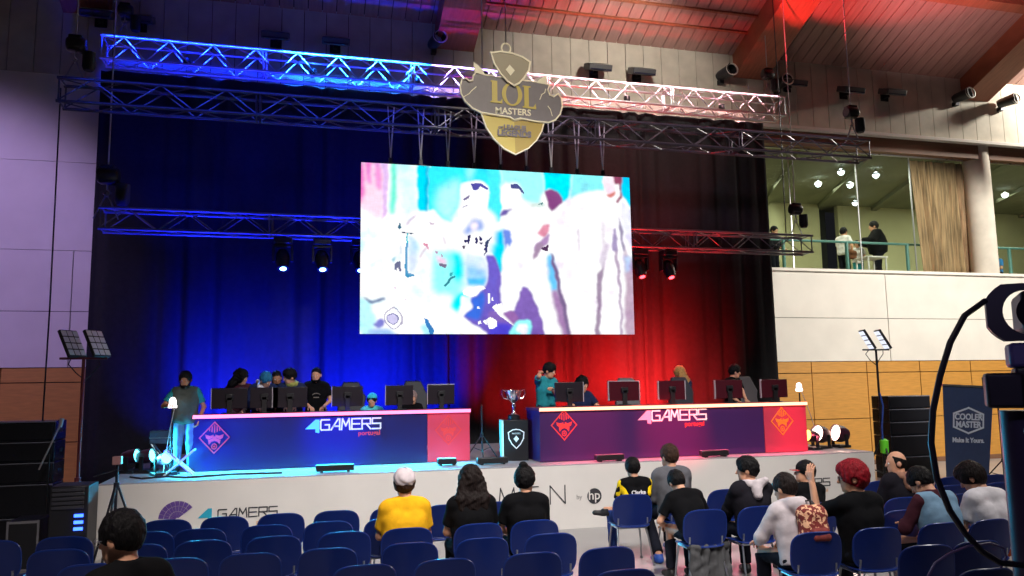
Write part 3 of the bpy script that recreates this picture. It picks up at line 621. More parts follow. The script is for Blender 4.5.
# ------------------------------------------------------------------ LED screen
scr = thing('led_screen', (3.49, 13.5, 3.1), 'large bright video screen hanging over the middle of the stage', 'screen')
M = MB(); M.span((-2.5, .0, 0), (2.5, .1, 2.97)); M.build('cabinet', black, scr, bevel=.008)
M = MB()
for i in range(10): M.span((-2.45 + i * .5, .1, .05), (-2.05 + i * .5, .16, 2.92))
M.build('cabinet_rear', matte, scr)
POLYS = [((252,215,235),3,[(-0.006,1.013),(0.093,1.014),(0.075,0.666),(0.065,0.666),(-0.005,0.735)]),((232,110,195),2,[(-0.006,1.013),(0.01,1.01),(0.01,0.773),(-0.005,0.735)]),((238,125,205),2,[(0.015,1.011),(0.034,1.01),(0.032,0.867),(0.018,0.885)]),((245,150,215),2,[(0.045,1.011),(0.07,1.01),(0.069,0.833),(0.048,0.859)]),((222,185,235),1,[(0.074,1.008),(0.092,1.006),(0.089,0.686),(0.074,0.666)]),((110,238,212),2,[(0.101,1.015),(0.127,1.015),(0.116,0.697),(0.099,0.696)]),((225,250,255),3,[(0.129,1.013),(0.19,1.014),(0.194,0.721),(0.156,0.709),(0.129,0.745)]),((50,235,255),1,[(0.232,1.023),(0.496,1.025),(0.493,0.676),(0.453,0.683),(0.454,0.885),(0.391,0.918),(0.351,0.905),(0.345,0.799),(0.322,0.664),(0.277,0.699),(0.25,0.735),(0.231,0.729)]),((0,222,250),1,[(0.192,1.019),(0.233,1.018),(0.23,0.729),(0.2,0.727),(0.195,0.863)]),((0,185,222),1,[(0.225,1.018),(0.237,1.017),(0.231,0.729),(0.222,0.733)]),((175,248,250),5,[(0.267,0.859),(0.346,0.943),(0.353,0.8),(0.322,0.664),(0.277,0.699),(0.255,0.754)]),((150,245,255),3,[(0.374,1.023),(0.406,1.021),(0.392,0.928),(0.374,0.936)]),((70,235,255),1,[(0.451,1.024),(0.498,1.026),(0.499,0.932),(0.495,0.757),(0.464,0.628),(0.448,0.645)]),((160,245,250),2,[(0.498,1.029),(0.653,1.03),(0.661,0.89),(0.637,0.796),(0.582,0.819),(0.516,0.933),(0.496,0.876)]),((0,232,250),1,[(0.656,1.03),(0.77,1.032),(0.758,0.861),(0.729,0.821),(0.712,0.876),(0.678,0.901),(0.661,0.881)]),((135,240,245),2,[(0.768,1.032),(0.901,1.03),(0.896,0.896),(0.851,0.888),(0.793,0.864),(0.758,0.833)]),((0,210,250),1,[(0.966,1.032),(1.009,1.031),(0.998,0.785),(0.97,0.869),(0.961,0.887)]),((0,200,245),2,[(0.448,0.627),(0.508,0.631),(0.507,0.495),(0.447,0.492)]),((0,222,240),1,[(0.459,0.545),(0.505,0.548),(0.507,0.481),(0.492,0.371),(0.475,0.389)]),((0,220,245),1,[(0.463,0.527),(0.492,0.547),(0.49,0.371),(0.473,0.451)]),((255,254,255),1,[(0.456,0.851),(0.451,0.812),(0.436,0.78),(0.414,0.762),(0.391,0.76),(0.37,0.775),(0.356,0.805),(0.351,0.843),(0.356,0.881),(0.371,0.913),(0.392,0.932),(0.415,0.935),(0.437,0.919),(0.451,0.89)]),((85,80,165),0,[(0.388,0.916),(0.42,0.915),(0.453,0.877),(0.445,0.869),(0.421,0.894),(0.412,0.874),(0.398,0.873)]),((120,110,150),0,[(0.361,0.808),(0.38,0.836),(0.379,0.815),(0.365,0.797)]),((130,120,160),0,[(0.353,0.762),(0.375,0.779),(0.373,0.77),(0.356,0.756)]),((255,254,255),3,[(0.316,0.692),(0.379,0.773),(0.453,0.75),(0.482,0.704),(0.475,0.607),(0.463,0.483),(0.316,0.476)]),((110,150,225),3,[(0.367,0.629),(0.39,0.683),(0.425,0.681),(0.435,0.634),(0.418,0.602),(0.401,0.631),(0.387,0.619),(0.372,0.597),(0.357,0.604)]),((255,240,250),2,[(0.413,0.647),(0.411,0.637),(0.407,0.628),(0.401,0.623),(0.395,0.622),(0.389,0.627),(0.385,0.635),(0.383,0.646),(0.385,0.656),(0.389,0.665),(0.395,0.67),(0.402,0.671),(0.407,0.666),(0.411,0.658)]),((45,42,95),0,[(0.371,0.594),(0.385,0.596),(0.379,0.543),(0.371,0.533)]),((45,42,95),0,[(0.355,0.56),(0.379,0.569),(0.377,0.553),(0.36,0.544)]),((45,42,95),0,[(0.399,0.576),(0.407,0.579),(0.406,0.544),(0.398,0.544)]),((45,42,95),0,[(0.414,0.589),(0.428,0.576),(0.423,0.564),(0.414,0.568)]),((45,42,95),0,[(0.413,0.556),(0.428,0.553),(0.418,0.539)]),((45,42,95),0,[(0.352,0.524),(0.362,0.52),(0.359,0.504)]),((45,42,95),0,[(0.432,0.538),(0.439,0.534),(0.434,0.51)]),((60,70,105),0,[(0.436,0.548),(0.465,0.588),(0.453,0.556),(0.444,0.501),(0.434,0.5)]),((60,105,130),0,[(0.125,0.614),(0.132,0.654),(0.141,0.619),(0.135,0.604)]),((198,178,208),1,[(0.152,0.642),(0.189,0.709),(0.192,0.702),(0.159,0.64)]),((80,90,110),0,[(0.141,0.594),(0.181,0.593),(0.181,0.587),(0.142,0.586)]),((195,222,245),2,[(0.159,0.579),(0.189,0.562),(0.196,0.521),(0.178,0.5),(0.165,0.5)]),((215,140,165),0,[(0.214,0.538),(0.233,0.534),(0.234,0.496),(0.228,0.516),(0.216,0.52)]),((200,180,200),0,[(0.241,0.659),(0.252,0.663),(0.251,0.65),(0.244,0.648)]),((215,200,215),1,[(0.283,0.586),(0.291,0.568),(0.294,0.531),(0.288,0.53)]),((60,190,200),0,[(0.155,0.588),(0.16,0.588),(0.16,0.487),(0.155,0.486)]),((60,145,190),0,[(0.153,0.529),(0.161,0.529),(0.16,0.354),(0.181,0.347),(0.185,0.337),(0.165,0.323),(0.152,0.339)]),((212,226,250),2,[(0.163,0.529),(0.201,0.531),(0.194,0.392),(0.178,0.353),(0.163,0.352)]),((135,198,215),1,[(0.105,0.432),(0.122,0.455),(0.119,0.424),(0.11,0.405)]),((112,112,145),0,[(0.117,0.401),(0.139,0.414),(0.138,0.36),(0.13,0.358),(0.128,0.389),(0.123,0.364),(0.118,0.365)]),((200,170,195),1,[(0.2,0.448),(0.211,0.485),(0.233,0.528),(0.234,0.52),(0.214,0.476),(0.203,0.441)]),((190,200,215),1,[(0.135,0.518),(0.14,0.519),(0.141,0.463),(0.137,0.463)]),((150,250,250),4,[(0.249,0.487),(0.316,0.5),(0.344,0.473),(0.359,0.427),(0.357,0.343),(0.365,0.296),(0.343,0.249),(0.376,0.213),(0.342,0.138),(0.32,0.138),(0.304,0.174),(0.32,0.212),(0.298,0.239),(0.254,0.238),(0.241,0.283),(0.246,0.413)]),((0,235,240),3,[(0.318,0.472),(0.344,0.478),(0.36,0.418),(0.359,0.347),(0.337,0.305),(0.315,0.35),(0.327,0.416)]),((0,232,240),2,[(0.32,0.207),(0.354,0.254),(0.377,0.215),(0.348,0.155),(0.331,0.131),(0.308,0.163)]),((242,205,230),2,[(0.252,0.464),(0.299,0.448),(0.3,0.404),(0.266,0.415)]),((50,130,145),0,[(0.287,0.283),(0.326,0.343),(0.329,0.335),(0.292,0.275)]),((120,110,140),0,[(0.272,0.414),(0.3,0.411),(0.296,0.394),(0.274,0.403)]),((60,170,180),0,[(0.31,0.36),(0.321,0.369),(0.318,0.337),(0.312,0.334)]),((180,130,170),0,[(0.255,0.489),(0.266,0.484),(0.262,0.469),(0.256,0.475)]),((170,120,160),0,[(0.277,0.477),(0.284,0.461),(0.28,0.452)]),((225,235,255),2,[(0.366,0.474),(0.434,0.468),(0.451,0.403),(0.433,0.28),(0.371,0.296)]),((150,205,250),3,[(0.37,0.399),(0.435,0.393),(0.437,0.322),(0.371,0.339)]),((75,188,245),2,[(0.367,0.336),(0.436,0.334),(0.433,0.282),(0.37,0.289)]),((60,60,110),0,[(0.426,0.506),(0.443,0.54),(0.446,0.497),(0.434,0.468),(0.437,0.497)]),((90,80,100),0,[(0.352,0.525),(0.364,0.529),(0.362,0.508),(0.354,0.508)]),((112,92,192),1,[(0.441,0.478),(0.469,0.47),(0.493,0.357),(0.492,0.169),(0.467,0.168),(0.491,0.122),(0.49,-0.009),(0.453,-0.009),(0.397,0.054),(0.353,0.105),(0.387,0.157),(0.387,0.222),(0.433,0.261),(0.451,0.365)]),((110,95,200),1,[(0.447,0.478),(0.477,0.394),(0.486,0.366),(0.477,0.309),(0.482,0.187),(0.464,0.168),(0.444,0.158)]),((58,108,220),2,[(0.386,0.221),(0.433,0.255),(0.433,0.177),(0.416,0.082),(0.354,0.104),(0.387,0.161)]),((255,254,255),0,[(0.351,0.252),(0.376,0.278),(0.433,0.286),(0.443,0.271),(0.387,0.225),(0.358,0.229)]),((255,254,255),1,[(0.351,0.223),(0.377,0.219),(0.389,0.157),(0.353,0.106),(0.34,0.129)]),((255,254,255),0,[(0.445,0.244),(0.453,0.245),(0.454,0.185),(0.445,0.185)]),((255,254,255),0,[(0.458,0.217),(0.465,0.217),(0.465,0.198),(0.458,0.198)]),((255,254,255),0,[(0.405,0.16),(0.415,0.16),(0.415,0.145),(0.405,0.145)]),((255,254,255),0,[(0.408,0.078),(0.42,0.078),(0.42,0.06),(0.408,0.06)]),((255,254,255),0,[(0.465,0.17),(0.492,0.191),(0.491,0.117),(0.47,0.129)]),((255,254,255),0,[(0.425,0.075),(0.455,0.099),(0.479,0.056),(0.466,0.026),(0.441,0.045)]),((175,170,192),0,[(0.143,0.09),(0.14,0.061),(0.131,0.039),(0.119,0.026),(0.104,0.026),(0.092,0.038),(0.083,0.061),(0.08,0.089),(0.083,0.117),(0.091,0.14),(0.104,0.152),(0.118,0.153),(0.131,0.14),(0.14,0.118)]),((255,254,255),0,[(0.139,0.09),(0.136,0.064),(0.129,0.044),(0.118,0.033),(0.105,0.033),(0.094,0.044),(0.087,0.064),(0.084,0.089),(0.086,0.114),(0.094,0.134),(0.105,0.145),(0.117,0.146),(0.129,0.135),(0.136,0.115)]),((125,125,170),0,[(0.132,0.088),(0.13,0.073),(0.124,0.061),(0.115,0.054),(0.106,0.054),(0.097,0.061),(0.091,0.072),(0.089,0.087),(0.091,0.102),(0.097,0.114),(0.105,0.121),(0.115,0.121),(0.124,0.114),(0.13,0.103)]),((202,197,232),0,[(0.128,0.088),(0.127,0.075),(0.122,0.066),(0.114,0.06),(0.106,0.06),(0.099,0.065),(0.094,0.075),(0.092,0.087),(0.094,0.099),(0.099,0.109),(0.106,0.115),(0.114,0.115),(0.122,0.109),(0.127,0.1)]),((185,240,248),2,[(-0.005,0.197),(0.04,0.196),(0.082,0.199),(0.079,0.186),(0.037,0.181),(0.035,0.174),(0.056,0.089),(0.041,-0.01),(-0.004,-0.01)]),((105,118,160),1,[(0.008,0.204),(0.04,0.196),(0.083,0.208),(0.083,0.19),(0.05,0.184),(0.035,0.178)]),((125,125,205),1,[(0.044,0.06),(0.066,0.095),(0.083,0.08),(0.078,0.051),(0.061,0.037)]),((160,195,240),2,[(0.029,0.021),(0.056,0.044),(0.127,0.004),(0.127,-0.01),(0.029,-0.01)]),((170,235,250),2,[(0.221,0.063),(0.251,0.004),(0.213,-0.009),(0.209,0.045)]),((55,125,190),0,[(0.215,0.088),(0.227,0.083),(0.249,0.027),(0.249,-0.005),(0.232,0.021)]),((215,195,215),0,[(0.111,0.266),(0.12,0.267),(0.118,0.252)]),((215,195,215),0,[(0.149,0.203),(0.158,0.206),(0.156,0.193)]),((255,254,255),2,[(0.578,0.86),(0.573,0.831),(0.562,0.807),(0.546,0.793),(0.528,0.792),(0.512,0.803),(0.501,0.825),(0.498,0.854),(0.502,0.883),(0.513,0.907),(0.529,0.921),(0.547,0.923),(0.563,0.911),(0.574,0.889)]),((75,80,138),0,[(0.534,0.917),(0.556,0.916),(0.572,0.892),(0.589,0.85),(0.574,0.858),(0.563,0.885),(0.537,0.892)]),((108,92,168),1,[(0.486,0.709),(0.503,0.751),(0.538,0.767),(0.52,0.73)]),((135,72,130),1,[(0.66,0.886),(0.69,0.904),(0.714,0.886),(0.733,0.824),(0.711,0.781),(0.69,0.746),(0.674,0.787),(0.669,0.845)]),((255,254,255),2,[(0.581,0.791),(0.666,0.793),(0.69,0.744),(0.717,0.774),(0.769,0.853),(0.822,0.893),(0.887,0.895),(0.939,0.857),(0.957,0.849),(0.956,0.508),(0.551,0.488),(0.535,0.578),(0.519,0.668),(0.536,0.742)]),((200,222,214),2,[(0.58,0.799),(0.656,0.812),(0.667,0.781),(0.62,0.782)]),((100,140,142),0,[(0.631,0.799),(0.656,0.812),(0.652,0.789),(0.643,0.798)]),((225,145,168),1,[(0.634,0.618),(0.658,0.674),(0.682,0.68),(0.678,0.639),(0.658,0.601),(0.641,0.61)]),((172,136,184),1,[(0.655,0.601),(0.679,0.632),(0.675,0.566),(0.617,0.5),(0.611,0.523),(0.635,0.565)]),((108,138,225),1,[(0.505,0.631),(0.53,0.623),(0.538,0.56),(0.529,0.521),(0.518,0.548),(0.51,0.508)]),((128,98,180),1,[(0.578,0.286),(0.598,0.275),(0.641,0.105),(0.661,-0.008),(0.443,-0.009),(0.444,0.13),(0.473,0.131),(0.501,0.131),(0.536,0.137),(0.556,0.208),(0.56,0.247)]),((78,68,205),2,[(0.444,0.065),(0.529,0.066),(0.528,-0.008),(0.443,-0.009)]),((255,254,255),0,[(0.462,0.157),(0.476,0.184),(0.485,0.159),(0.554,0.048),(0.55,0.036),(0.484,0.111)]),((148,102,168),1,[(0.494,0.131),(0.537,0.139),(0.557,0.085),(0.559,0.046),(0.54,0.05)]),((150,250,250),1,[(0.525,0.027),(0.558,0.092),(0.603,0.086),(0.604,0.039),(0.587,-0.008),(0.527,-0.008)]),((255,254,255),1,[(0.543,0.024),(0.561,0.067),(0.59,0.062),(0.589,0.029),(0.575,0.001)]),((255,254,255),0,[(0.444,0.101),(0.476,0.075),(0.479,0.045),(0.46,0.026),(0.443,0.028)]),((255,254,255),1,[(0.602,0.304),(0.647,0.105),(0.663,-0.008),(0.718,-0.008),(0.695,0.163),(0.682,0.297),(0.665,0.474),(0.633,0.487),(0.613,0.443)]),((165,138,168),1,[(0.608,0.484),(0.628,0.555),(0.655,0.556),(0.646,0.511),(0.621,0.465),(0.611,0.451)]),((85,55,92),0,[(0.644,0.524),(0.673,0.557),(0.67,0.506),(0.651,0.51)]),((105,198,250),2,[(0.661,0.469),(0.678,0.491),(0.696,0.461),(0.711,0.259),(0.679,0.256)]),((165,128,175),2,[(0.679,0.26),(0.711,0.271),(0.736,0.126),(0.749,-0.008),(0.716,-0.008),(0.694,0.163)]),((122,100,142),1,[(0.678,0.497),(0.693,0.48),(0.715,0.336),(0.752,-0.008),(0.739,-0.008),(0.707,0.259)]),((158,138,163),1,[(0.856,0.361),(0.879,0.41),(0.891,0.539),(0.898,0.569),(0.883,0.381),(0.874,0.244),(0.866,-0.008),(0.843,-0.008),(0.858,0.244)]),((215,205,220),2,[(0.868,0.459),(0.894,0.569),(0.914,0.57),(0.882,0.411)]),((178,158,183),1,[(0.925,0.571),(0.939,0.572),(0.951,0.364),(0.956,0.168),(0.956,-0.007),(0.945,-0.007),(0.944,0.265)]),((190,165,185),2,[(0.966,0.573),(0.982,0.504),(1.0,0.465),(1.01,-0.007),(0.961,-0.007),(0.97,0.266),(0.97,0.414)]),((190,215,245),2,[(0.968,0.503),(0.997,0.485),(0.992,0.405),(0.975,0.383)]),((222,212,224),1,[(0.782,0.648),(0.791,0.658),(0.795,0.509),(0.787,0.509)]),((220,210,222),2,[(0.879,0.71),(0.891,0.72),(0.896,0.514),(0.886,0.514)]),((163,148,188),1,[(0.929,0.666),(0.94,0.667),(0.94,0.516),(0.921,0.515)]),((148,138,168),1,[(0.948,0.743),(0.959,0.716),(0.971,0.584),(0.973,0.518),(0.962,0.518),(0.953,0.658)]),((253,232,240),1,[(0.897,1.016),(0.941,1.01),(0.942,0.914),(0.922,0.882),(0.902,0.89),(0.893,0.948)]),((150,72,102),1,[(0.936,1.029),(0.968,1.022),(0.966,0.878),(0.951,0.831),(0.941,0.83),(0.958,0.887),(0.959,0.954),(0.941,0.953)]),((215,125,115),1,[(0.903,0.881),(0.939,0.91),(0.941,0.889),(0.925,0.862),(0.91,0.867)]),((232,232,250),2,[(0.959,0.858),(1.006,0.766),(1.003,0.52),(0.966,0.659)])]
def chaikin(P):
    Q = []
    for i in range(len(P)):
        a, b = P[i], P[(i + 1) % len(P)]; Q += [(a[0] * .9 + b[0] * .1, a[1] * .9 + b[1] * .1), (a[0] * .1 + b[0] * .9, a[1] * .1 + b[1] * .9)]
    return Q
def box_blur(A, n):
    for ax in (0, 1):
        pad = [(0, 0)] * 3; pad[ax] = (n, n); B = np.pad(A, pad, 'edge'); L = A.shape[ax]
        A = sum(np.take(B, range(k, k + L), ax) for k in range(2 * n + 1)) / (2 * n + 1)
    return A
# the picture on the screen: shapes of the video frame drawn into the panel's own pixel grid
NX, NY = 380, 226
gx, gy = np.meshgrid((np.arange(NX) + .5) / NX, (np.arange(NY) + .5) / NY); img = np.ones((NY, NX, 3)); rw = np.random.default_rng(3)
def soft(n): return np.tile(0, 1) + box_blur(box_blur(rw.random((NY, NX, 1)), n), n)[:, :, 0]
n1, n2, n3 = [(lambda a: (a - a.mean()) / a.std())(soft(k)) for k in (4, 4, 9)]; ux, uy = gx + .0022 * n1, gy + .0036 * n2
for c, bl_, P in POLYS:
    if len(P) > 4: P = chaikin(P)
    ins = np.zeros((NY, NX), bool)
    for (xa, ya), (xb, yb) in zip(P, P[1:] + P[:1]):
        if ya != yb: ins ^= ((ya > uy) != (yb > uy)) & (ux < (xb - xa) * (uy - ya) / (yb - ya) + xa)
    q = ins[:, :, None].astype(float)
    if bl_: q = box_blur(box_blur(q, bl_), bl_)
    img = img * (1 - q) + np.array(lin(c)[:3]) * q
rnd = np.random.default_rng(5); nz = box_blur(rnd.random((NY, NX, 1)), 2) - .5; cyan_ = np.clip(.10 * n3 + .10 * n1 - .06, 0, .5)[:, :, None] * np.clip(1.15 - 1.6 * gx, 0, 1)[:, :, None]; lil = np.clip(.07 * n2 + .05 * n3, 0, .3)[:, :, None] * np.clip(1.5 * gx - .3, 0, 1)[:, :, None]
img = img * (1 - cyan_ * np.array([1, .25, .1])) * (1 - lil * np.array([.6, 1, .5])); img = np.clip(img * (1 + .6 * nz), 0, 1)
M = MB(); M.add([(-2.5 + 5 * i / NX, -.004, 2.97 * j / NY) for j in range(NY + 1) for i in range(NX + 1)], [(j * (NX + 1) + i, j * (NX + 1) + i + 1, (j + 1) * (NX + 1) + i + 1, (j + 1) * (NX + 1) + i) for j in range(NY) for i in range(NX)])
pm = bpy.data.materials.new('screen_picture'); pm.use_nodes = True; nt = pm.node_tree; nt.nodes.clear()
o_ = nt.nodes.new('ShaderNodeOutputMaterial'); e_ = nt.nodes.new('ShaderNodeEmission'); at = nt.nodes.new('ShaderNodeAttribute'); at.attribute_name = 'picture'
e_.inputs['Strength'].default_value = 1.15; nt.links.new(at.outputs['Color'], e_.inputs[0]); nt.links.new(e_.outputs[0], o_.inputs[0])
o = M.build('picture', pm, scr, smooth=0); ca = o.data.color_attributes.new('picture', 'FLOAT_COLOR', 'CORNER')
ca.data.foreach_set('color', np.repeat(np.concatenate([img.reshape(-1, 3), np.ones((NX * NY, 1))], 1), 4, 0).astype(np.float32).ravel())
for i, x in enumerate((1.5, 2.03, 2.52, 3.0, 3.49, 3.98, 4.46, 4.97, 5.48)):
    t = thing('hanging_strap', (x, 13.55, 6.07), 'hanging strap between truss and screen, %s from the left' % ORD[i + 1], 'strap', 'straps holding up the screen')
    M = MB(); M.tube([(0, 0, .1), (-.05, 0, 1.05)], .011, 6); M.tube([(0, 0, .1), (.06, 0, 1.05)], .013, 6); M.build('sling', mat('strap_pale', (205, 205, 210), .6), t)
    M = MB(); M.span((-.03, -.03, 0), (.03, .03, .12)); M.span((-.12, -.04, -.01), (.12, .04, .02)); M.build('bracket', dark_metal, t)

# ------------------------------------------------------------------ hanging sign
sg = thing('hanging_sign', (3.3, 12.0, 5.91), 'shield shaped hanging sign with gold letters on dark grey', 'sign')
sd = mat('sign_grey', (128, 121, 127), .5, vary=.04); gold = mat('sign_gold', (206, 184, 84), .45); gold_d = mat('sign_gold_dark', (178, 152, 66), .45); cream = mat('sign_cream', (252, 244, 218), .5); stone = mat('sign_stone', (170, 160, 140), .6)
# coordinates taken on a 576 wide drawing of the sign, 1.79 m across 520 units
q_ = lambda P: [((x - 292) * .00345, (552 - y) * .00350) for x, y in P]
fs_ = lambda yy: (lambda x, z, d: (x, yy + d, z))
def offs(P, k):
    cx, cy = sum(a for a, _ in P) / len(P), sum(b for _, b in P) / len(P); return [(cx + (a - cx) * k, cy + (b - cy) * k) for a, b in P]
def outline(parent, P, w, yy, m, name='outline', dp=-.012):
    M = MB(); M.ribbon(P + [P[0]], w, fs_(yy), dp); return M.build(name, m, parent, smooth=0)
wing = [(118, 170), (160, 178), (210, 182), (390, 190), (455, 196), (480, 200), (470, 225), (480, 250), (500, 256), (522, 240), (538, 262), (542, 300), (530, 340), (505, 370), (470, 386), (400, 384), (330, 376), (300, 386), (280, 374), (200, 368), (140, 362), (100, 345), (65, 315), (45, 280), (40, 245), (50, 212), (70, 205), (85, 218), (100, 212), (104, 190)]
M = MB(); M.prism(q_(wing), fs_(0), .05); M.build('board', sd, sg, smooth=0); outline(sg, q_(wing), .022, -.002, cream)
tip = [(142, 366), (200, 370), (280, 376), (300, 390), (330, 380), (448, 388), (436, 430), (410, 475), (370, 515), (306, 549), (250, 525), (200, 480), (165, 430)]
M = MB(); M.prism(q_(tip), fs_(.012), .04); M.build('lower_shield', gold, sg, smooth=0); outline(sg, q_(tip), .02, .01, cream)
M = MB(); M.prism(q_([(302, 388), (330, 380), (448, 388), (436, 430), (410, 475), (370, 515), (306, 549)]), fs_(.009), .003); M.build('lower_shield_dark_half', gold_d, sg, smooth=0)  # darker gold right half of the lower shield
top = [(188, 72), (235, 62), (290, 64), (345, 78), (382, 100), (375, 140), (350, 180), (325, 208), (300, 222), (270, 205), (235, 170), (205, 125)]
M = MB(); M.prism(q_(top), fs_(-.03), .04); M.build('top_shield', stone, sg, smooth=0); outline(sg, q_(top), .028, -.032, cream)
M = MB(); M.prism(q_([(280, 122), (305, 148), (284, 175), (260, 148)]), fs_(-.032), -.01); M.build('emblem', cream, sg, smooth=0)
for P in ([(108, 118), (150, 150), (160, 172), (112, 168)], [(466, 150), (425, 180), (420, 192), (468, 196)]):
    M = MB(); M.prism(q_(P), fs_(.004), .03); M.build('corner_point', cream, sg, smooth=0)
for P in ([(55, 295), (85, 275), (95, 262), (118, 240)], [(430, 275), (440, 250), (455, 240), (460, 222)], [(490, 350), (482, 320), (470, 305)]): M = MB(); M.ribbon(q_(P), .012, fs_(-.002), -.006); M.build('crack_line', cream, sg, smooth=0)
M = MB()                                                    # L O L with serifs
for P in ([(190, 202), (220, 203), (220, 300), (236, 300), (244, 285), (244, 311), (186, 308), (186, 302), (194, 300), (194, 210), (188, 208)], [(346, 214), (384, 216), (384, 221), (374, 222), (374, 315), (396, 316), (408, 298), (410, 326), (344, 322), (344, 316), (352, 314), (352, 221), (344, 219)]): M.prism(q_(P), fs_(-.002), -.012)
n = 28
for i in range(n):
    a0, a1 = 2 * math.pi * i / n, 2 * math.pi * (i + 1) / n
    M.prism(q_([(292 + 50 * math.cos(a0), 262 + 56 * math.sin(a0)), (292 + 50 * math.cos(a1), 262 + 56 * math.sin(a1)), (292 + 30 * math.cos(a1), 262 + 49 * math.sin(a1)), (292 + 30 * math.cos(a0), 262 + 49 * math.sin(a0))]), fs_(-.003), -.012)
M.build('lettering', gold, sg, smooth=0)
flat(sg, 'MASTERS', .15, .015, .675, -.002, cream, bold=.003, dp=-.01)
flat(sg, 'LEAGUE', .105, .04, .42, .0, sd, bold=.005, dp=-.014); flat(sg, 'LEGENDS', .135, .03, .31, .0, sd, bold=.006, dp=-.014); flat(sg, 'OF', .06, -.2, .42, .0, sd, bold=.002, dp=-.014)
flat(sg, 'TORNEIO', .05, -.03, 1.565, -.031, cream, dp=-.006) if False else None
M = MB(); M.tube([(-.09 + .075 * math.cos(a), 0, 1.795 + .085 * math.sin(a)) for a in np.linspace(0, 2 * math.pi, 21)[:-1]], .016, 8, closed=True); M.build('ring', cream, sg)
M = MB(); M.cyl((-.09, 0, 1.87), (-.09, 0, cz(12) - 5.91), .009, n=6); M.build('wire', steel, sg)

# ------------------------------------------------------------------ moving lights under the lowest truss
def moving_head(x, lens, label):
    t = thing('moving_light', (x, 15.5, 5.1), label, 'stage light', 'moving head lights under the lowest truss')
    M = MB(); M.span((-.17, -.13, -.16), (.17, .13, -.04)); M.build('base', black, t, bevel=.02)
    M = MB(); M.span((-.05, -.03, -.05), (.05, .03, .03)); M.build('clamp', dark_metal, t)
    M = MB()
    for s_ in (-1, 1): M.span((s_ * .17 - .025, -.07, -.5), (s_ * .17 + .025, .07, -.2))
    M.span((-.19, -.07, -.22), (.19, .07, -.16)); M.build('yoke', black, t, bevel=.012)
    ax = Vector((.05, -.45, -.85)).normalized()
    M = MB(); M.lathe([(0, -.2), (.09, -.19), (.125, -.1), (.135, .0), (.12, .12), (.105, .22), (.085, .22)], (0, 0, -.45), 24, axis=ax); h = M.build('head', black, t)
    M = MB(); M.lathe([(0, .2), (.075, .2), (.06, .222), (0, .228)], (0, 0, -.45), 20, axis=ax); M.build('lens', lens, h)
    return t
lb_, lr_ = glow('lens_blue', (150, 225, 255), 9), glow('lens_red', (255, 60, 70), 9)
for x, m, lb in ((-.32, lb_, 'leftmost moving light under the lowest truss, blue white lens'), (.41, lb_, 'blue moving light second from the left under the lowest truss'), (1.13, lb_, 'blue moving light half hidden by the left screen edge'),
                 (7.05, lr_, 'red moving light just right of the screen'), (7.73, lr_, 'rightmost red moving light under the lowest truss')): moving_head(x, m, lb)
for x, c, lb in ((-2.3, 'blue', 'far left'), (0.2, 'blue', 'left of the screen'), (2.4, 'blue', 'behind the left half of the sign'), (5.2, 'pink', 'right of the sign'), (7.4, 'pink', 'over the right desk'), (9.9, 'pink', 'far right')):
    t = thing('truss_light', (x, 16.65, 8.8), 'small wash light sitting inside the highest truss, %s' % lb, 'stage light', 'wash lights inside the highest truss')
    M = MB(); M.lathe([(0, 0), (.07, 0), (.08, .05), (.075, .14), (.06, .14)], (0, 0, 0), 16); M.build('housing', black, t)
    M = MB(); M.lathe([(0, .125), (.062, .125), (0, .135)], (0, 0, 0), 16); M.build('lens', glow('truss_lens_' + c, (60, 80, 255) if c == 'blue' else (255, 150, 190), 6), t)

# ------------------------------------------------------------------ lights fixed to the upper wall
def flood(x, z, label):
    t = thing('wall_floodlight', (x, 17.95, z), label, 'floodlight', 'floodlights on the upper wall')
    M = MB(); M.box((0, -.28, .05), (.62, .42, .16), Matrix.Rotation(R(22), 3, 'X')); M.build('housing', mat('flood_grey', (70, 70, 72), .5), t, bevel=.02)
    M = MB(); M.box((0, -.33, -.02), (.54, .34, .03), Matrix.Rotation(R(22), 3, 'X')); M.build('glass', mat('flood_glass', (40, 40, 60), .15), t)
    M = MB(); M.box((0, -.27, .14), (.6, .3, .012), Matrix.Rotation(R(14), 3, 'X')); M.build('visor', mat('flood_visor', (190, 186, 176), .5), t)
    M = MB(); M.span((-.05, -.12, -.03), (.05, .03, .05)); M.span((-.12, .02, -.1), (.12, .05, .12)); M.build('bracket', dark_metal, t)
for x, z, lb in ((-4.25, 10.12, 'leftmost wall floodlight, above the left truss end'), (-3.45, 10.1, 'second wall floodlight from the left, above the left truss end'), (-.62, 10.02, 'third wall floodlight from the left, in the dark blue part'), (.7, 10.02, 'fourth wall floodlight from the left, in the dark blue part'),
                 (7.1, 10.0, 'wall floodlight just right of the hanging sign'), (8.28, 10.0, 'wall floodlight between the sign and the round spot'), (12.7, 10.1, 'wall floodlight behind the right end of the highest truss'), (14.5, 10.05, 'wall floodlight in the shade right of the beam'), (15.85, 10.1, 'wall floodlight in the shade, second right of the beam')): flood(x, z, lb)
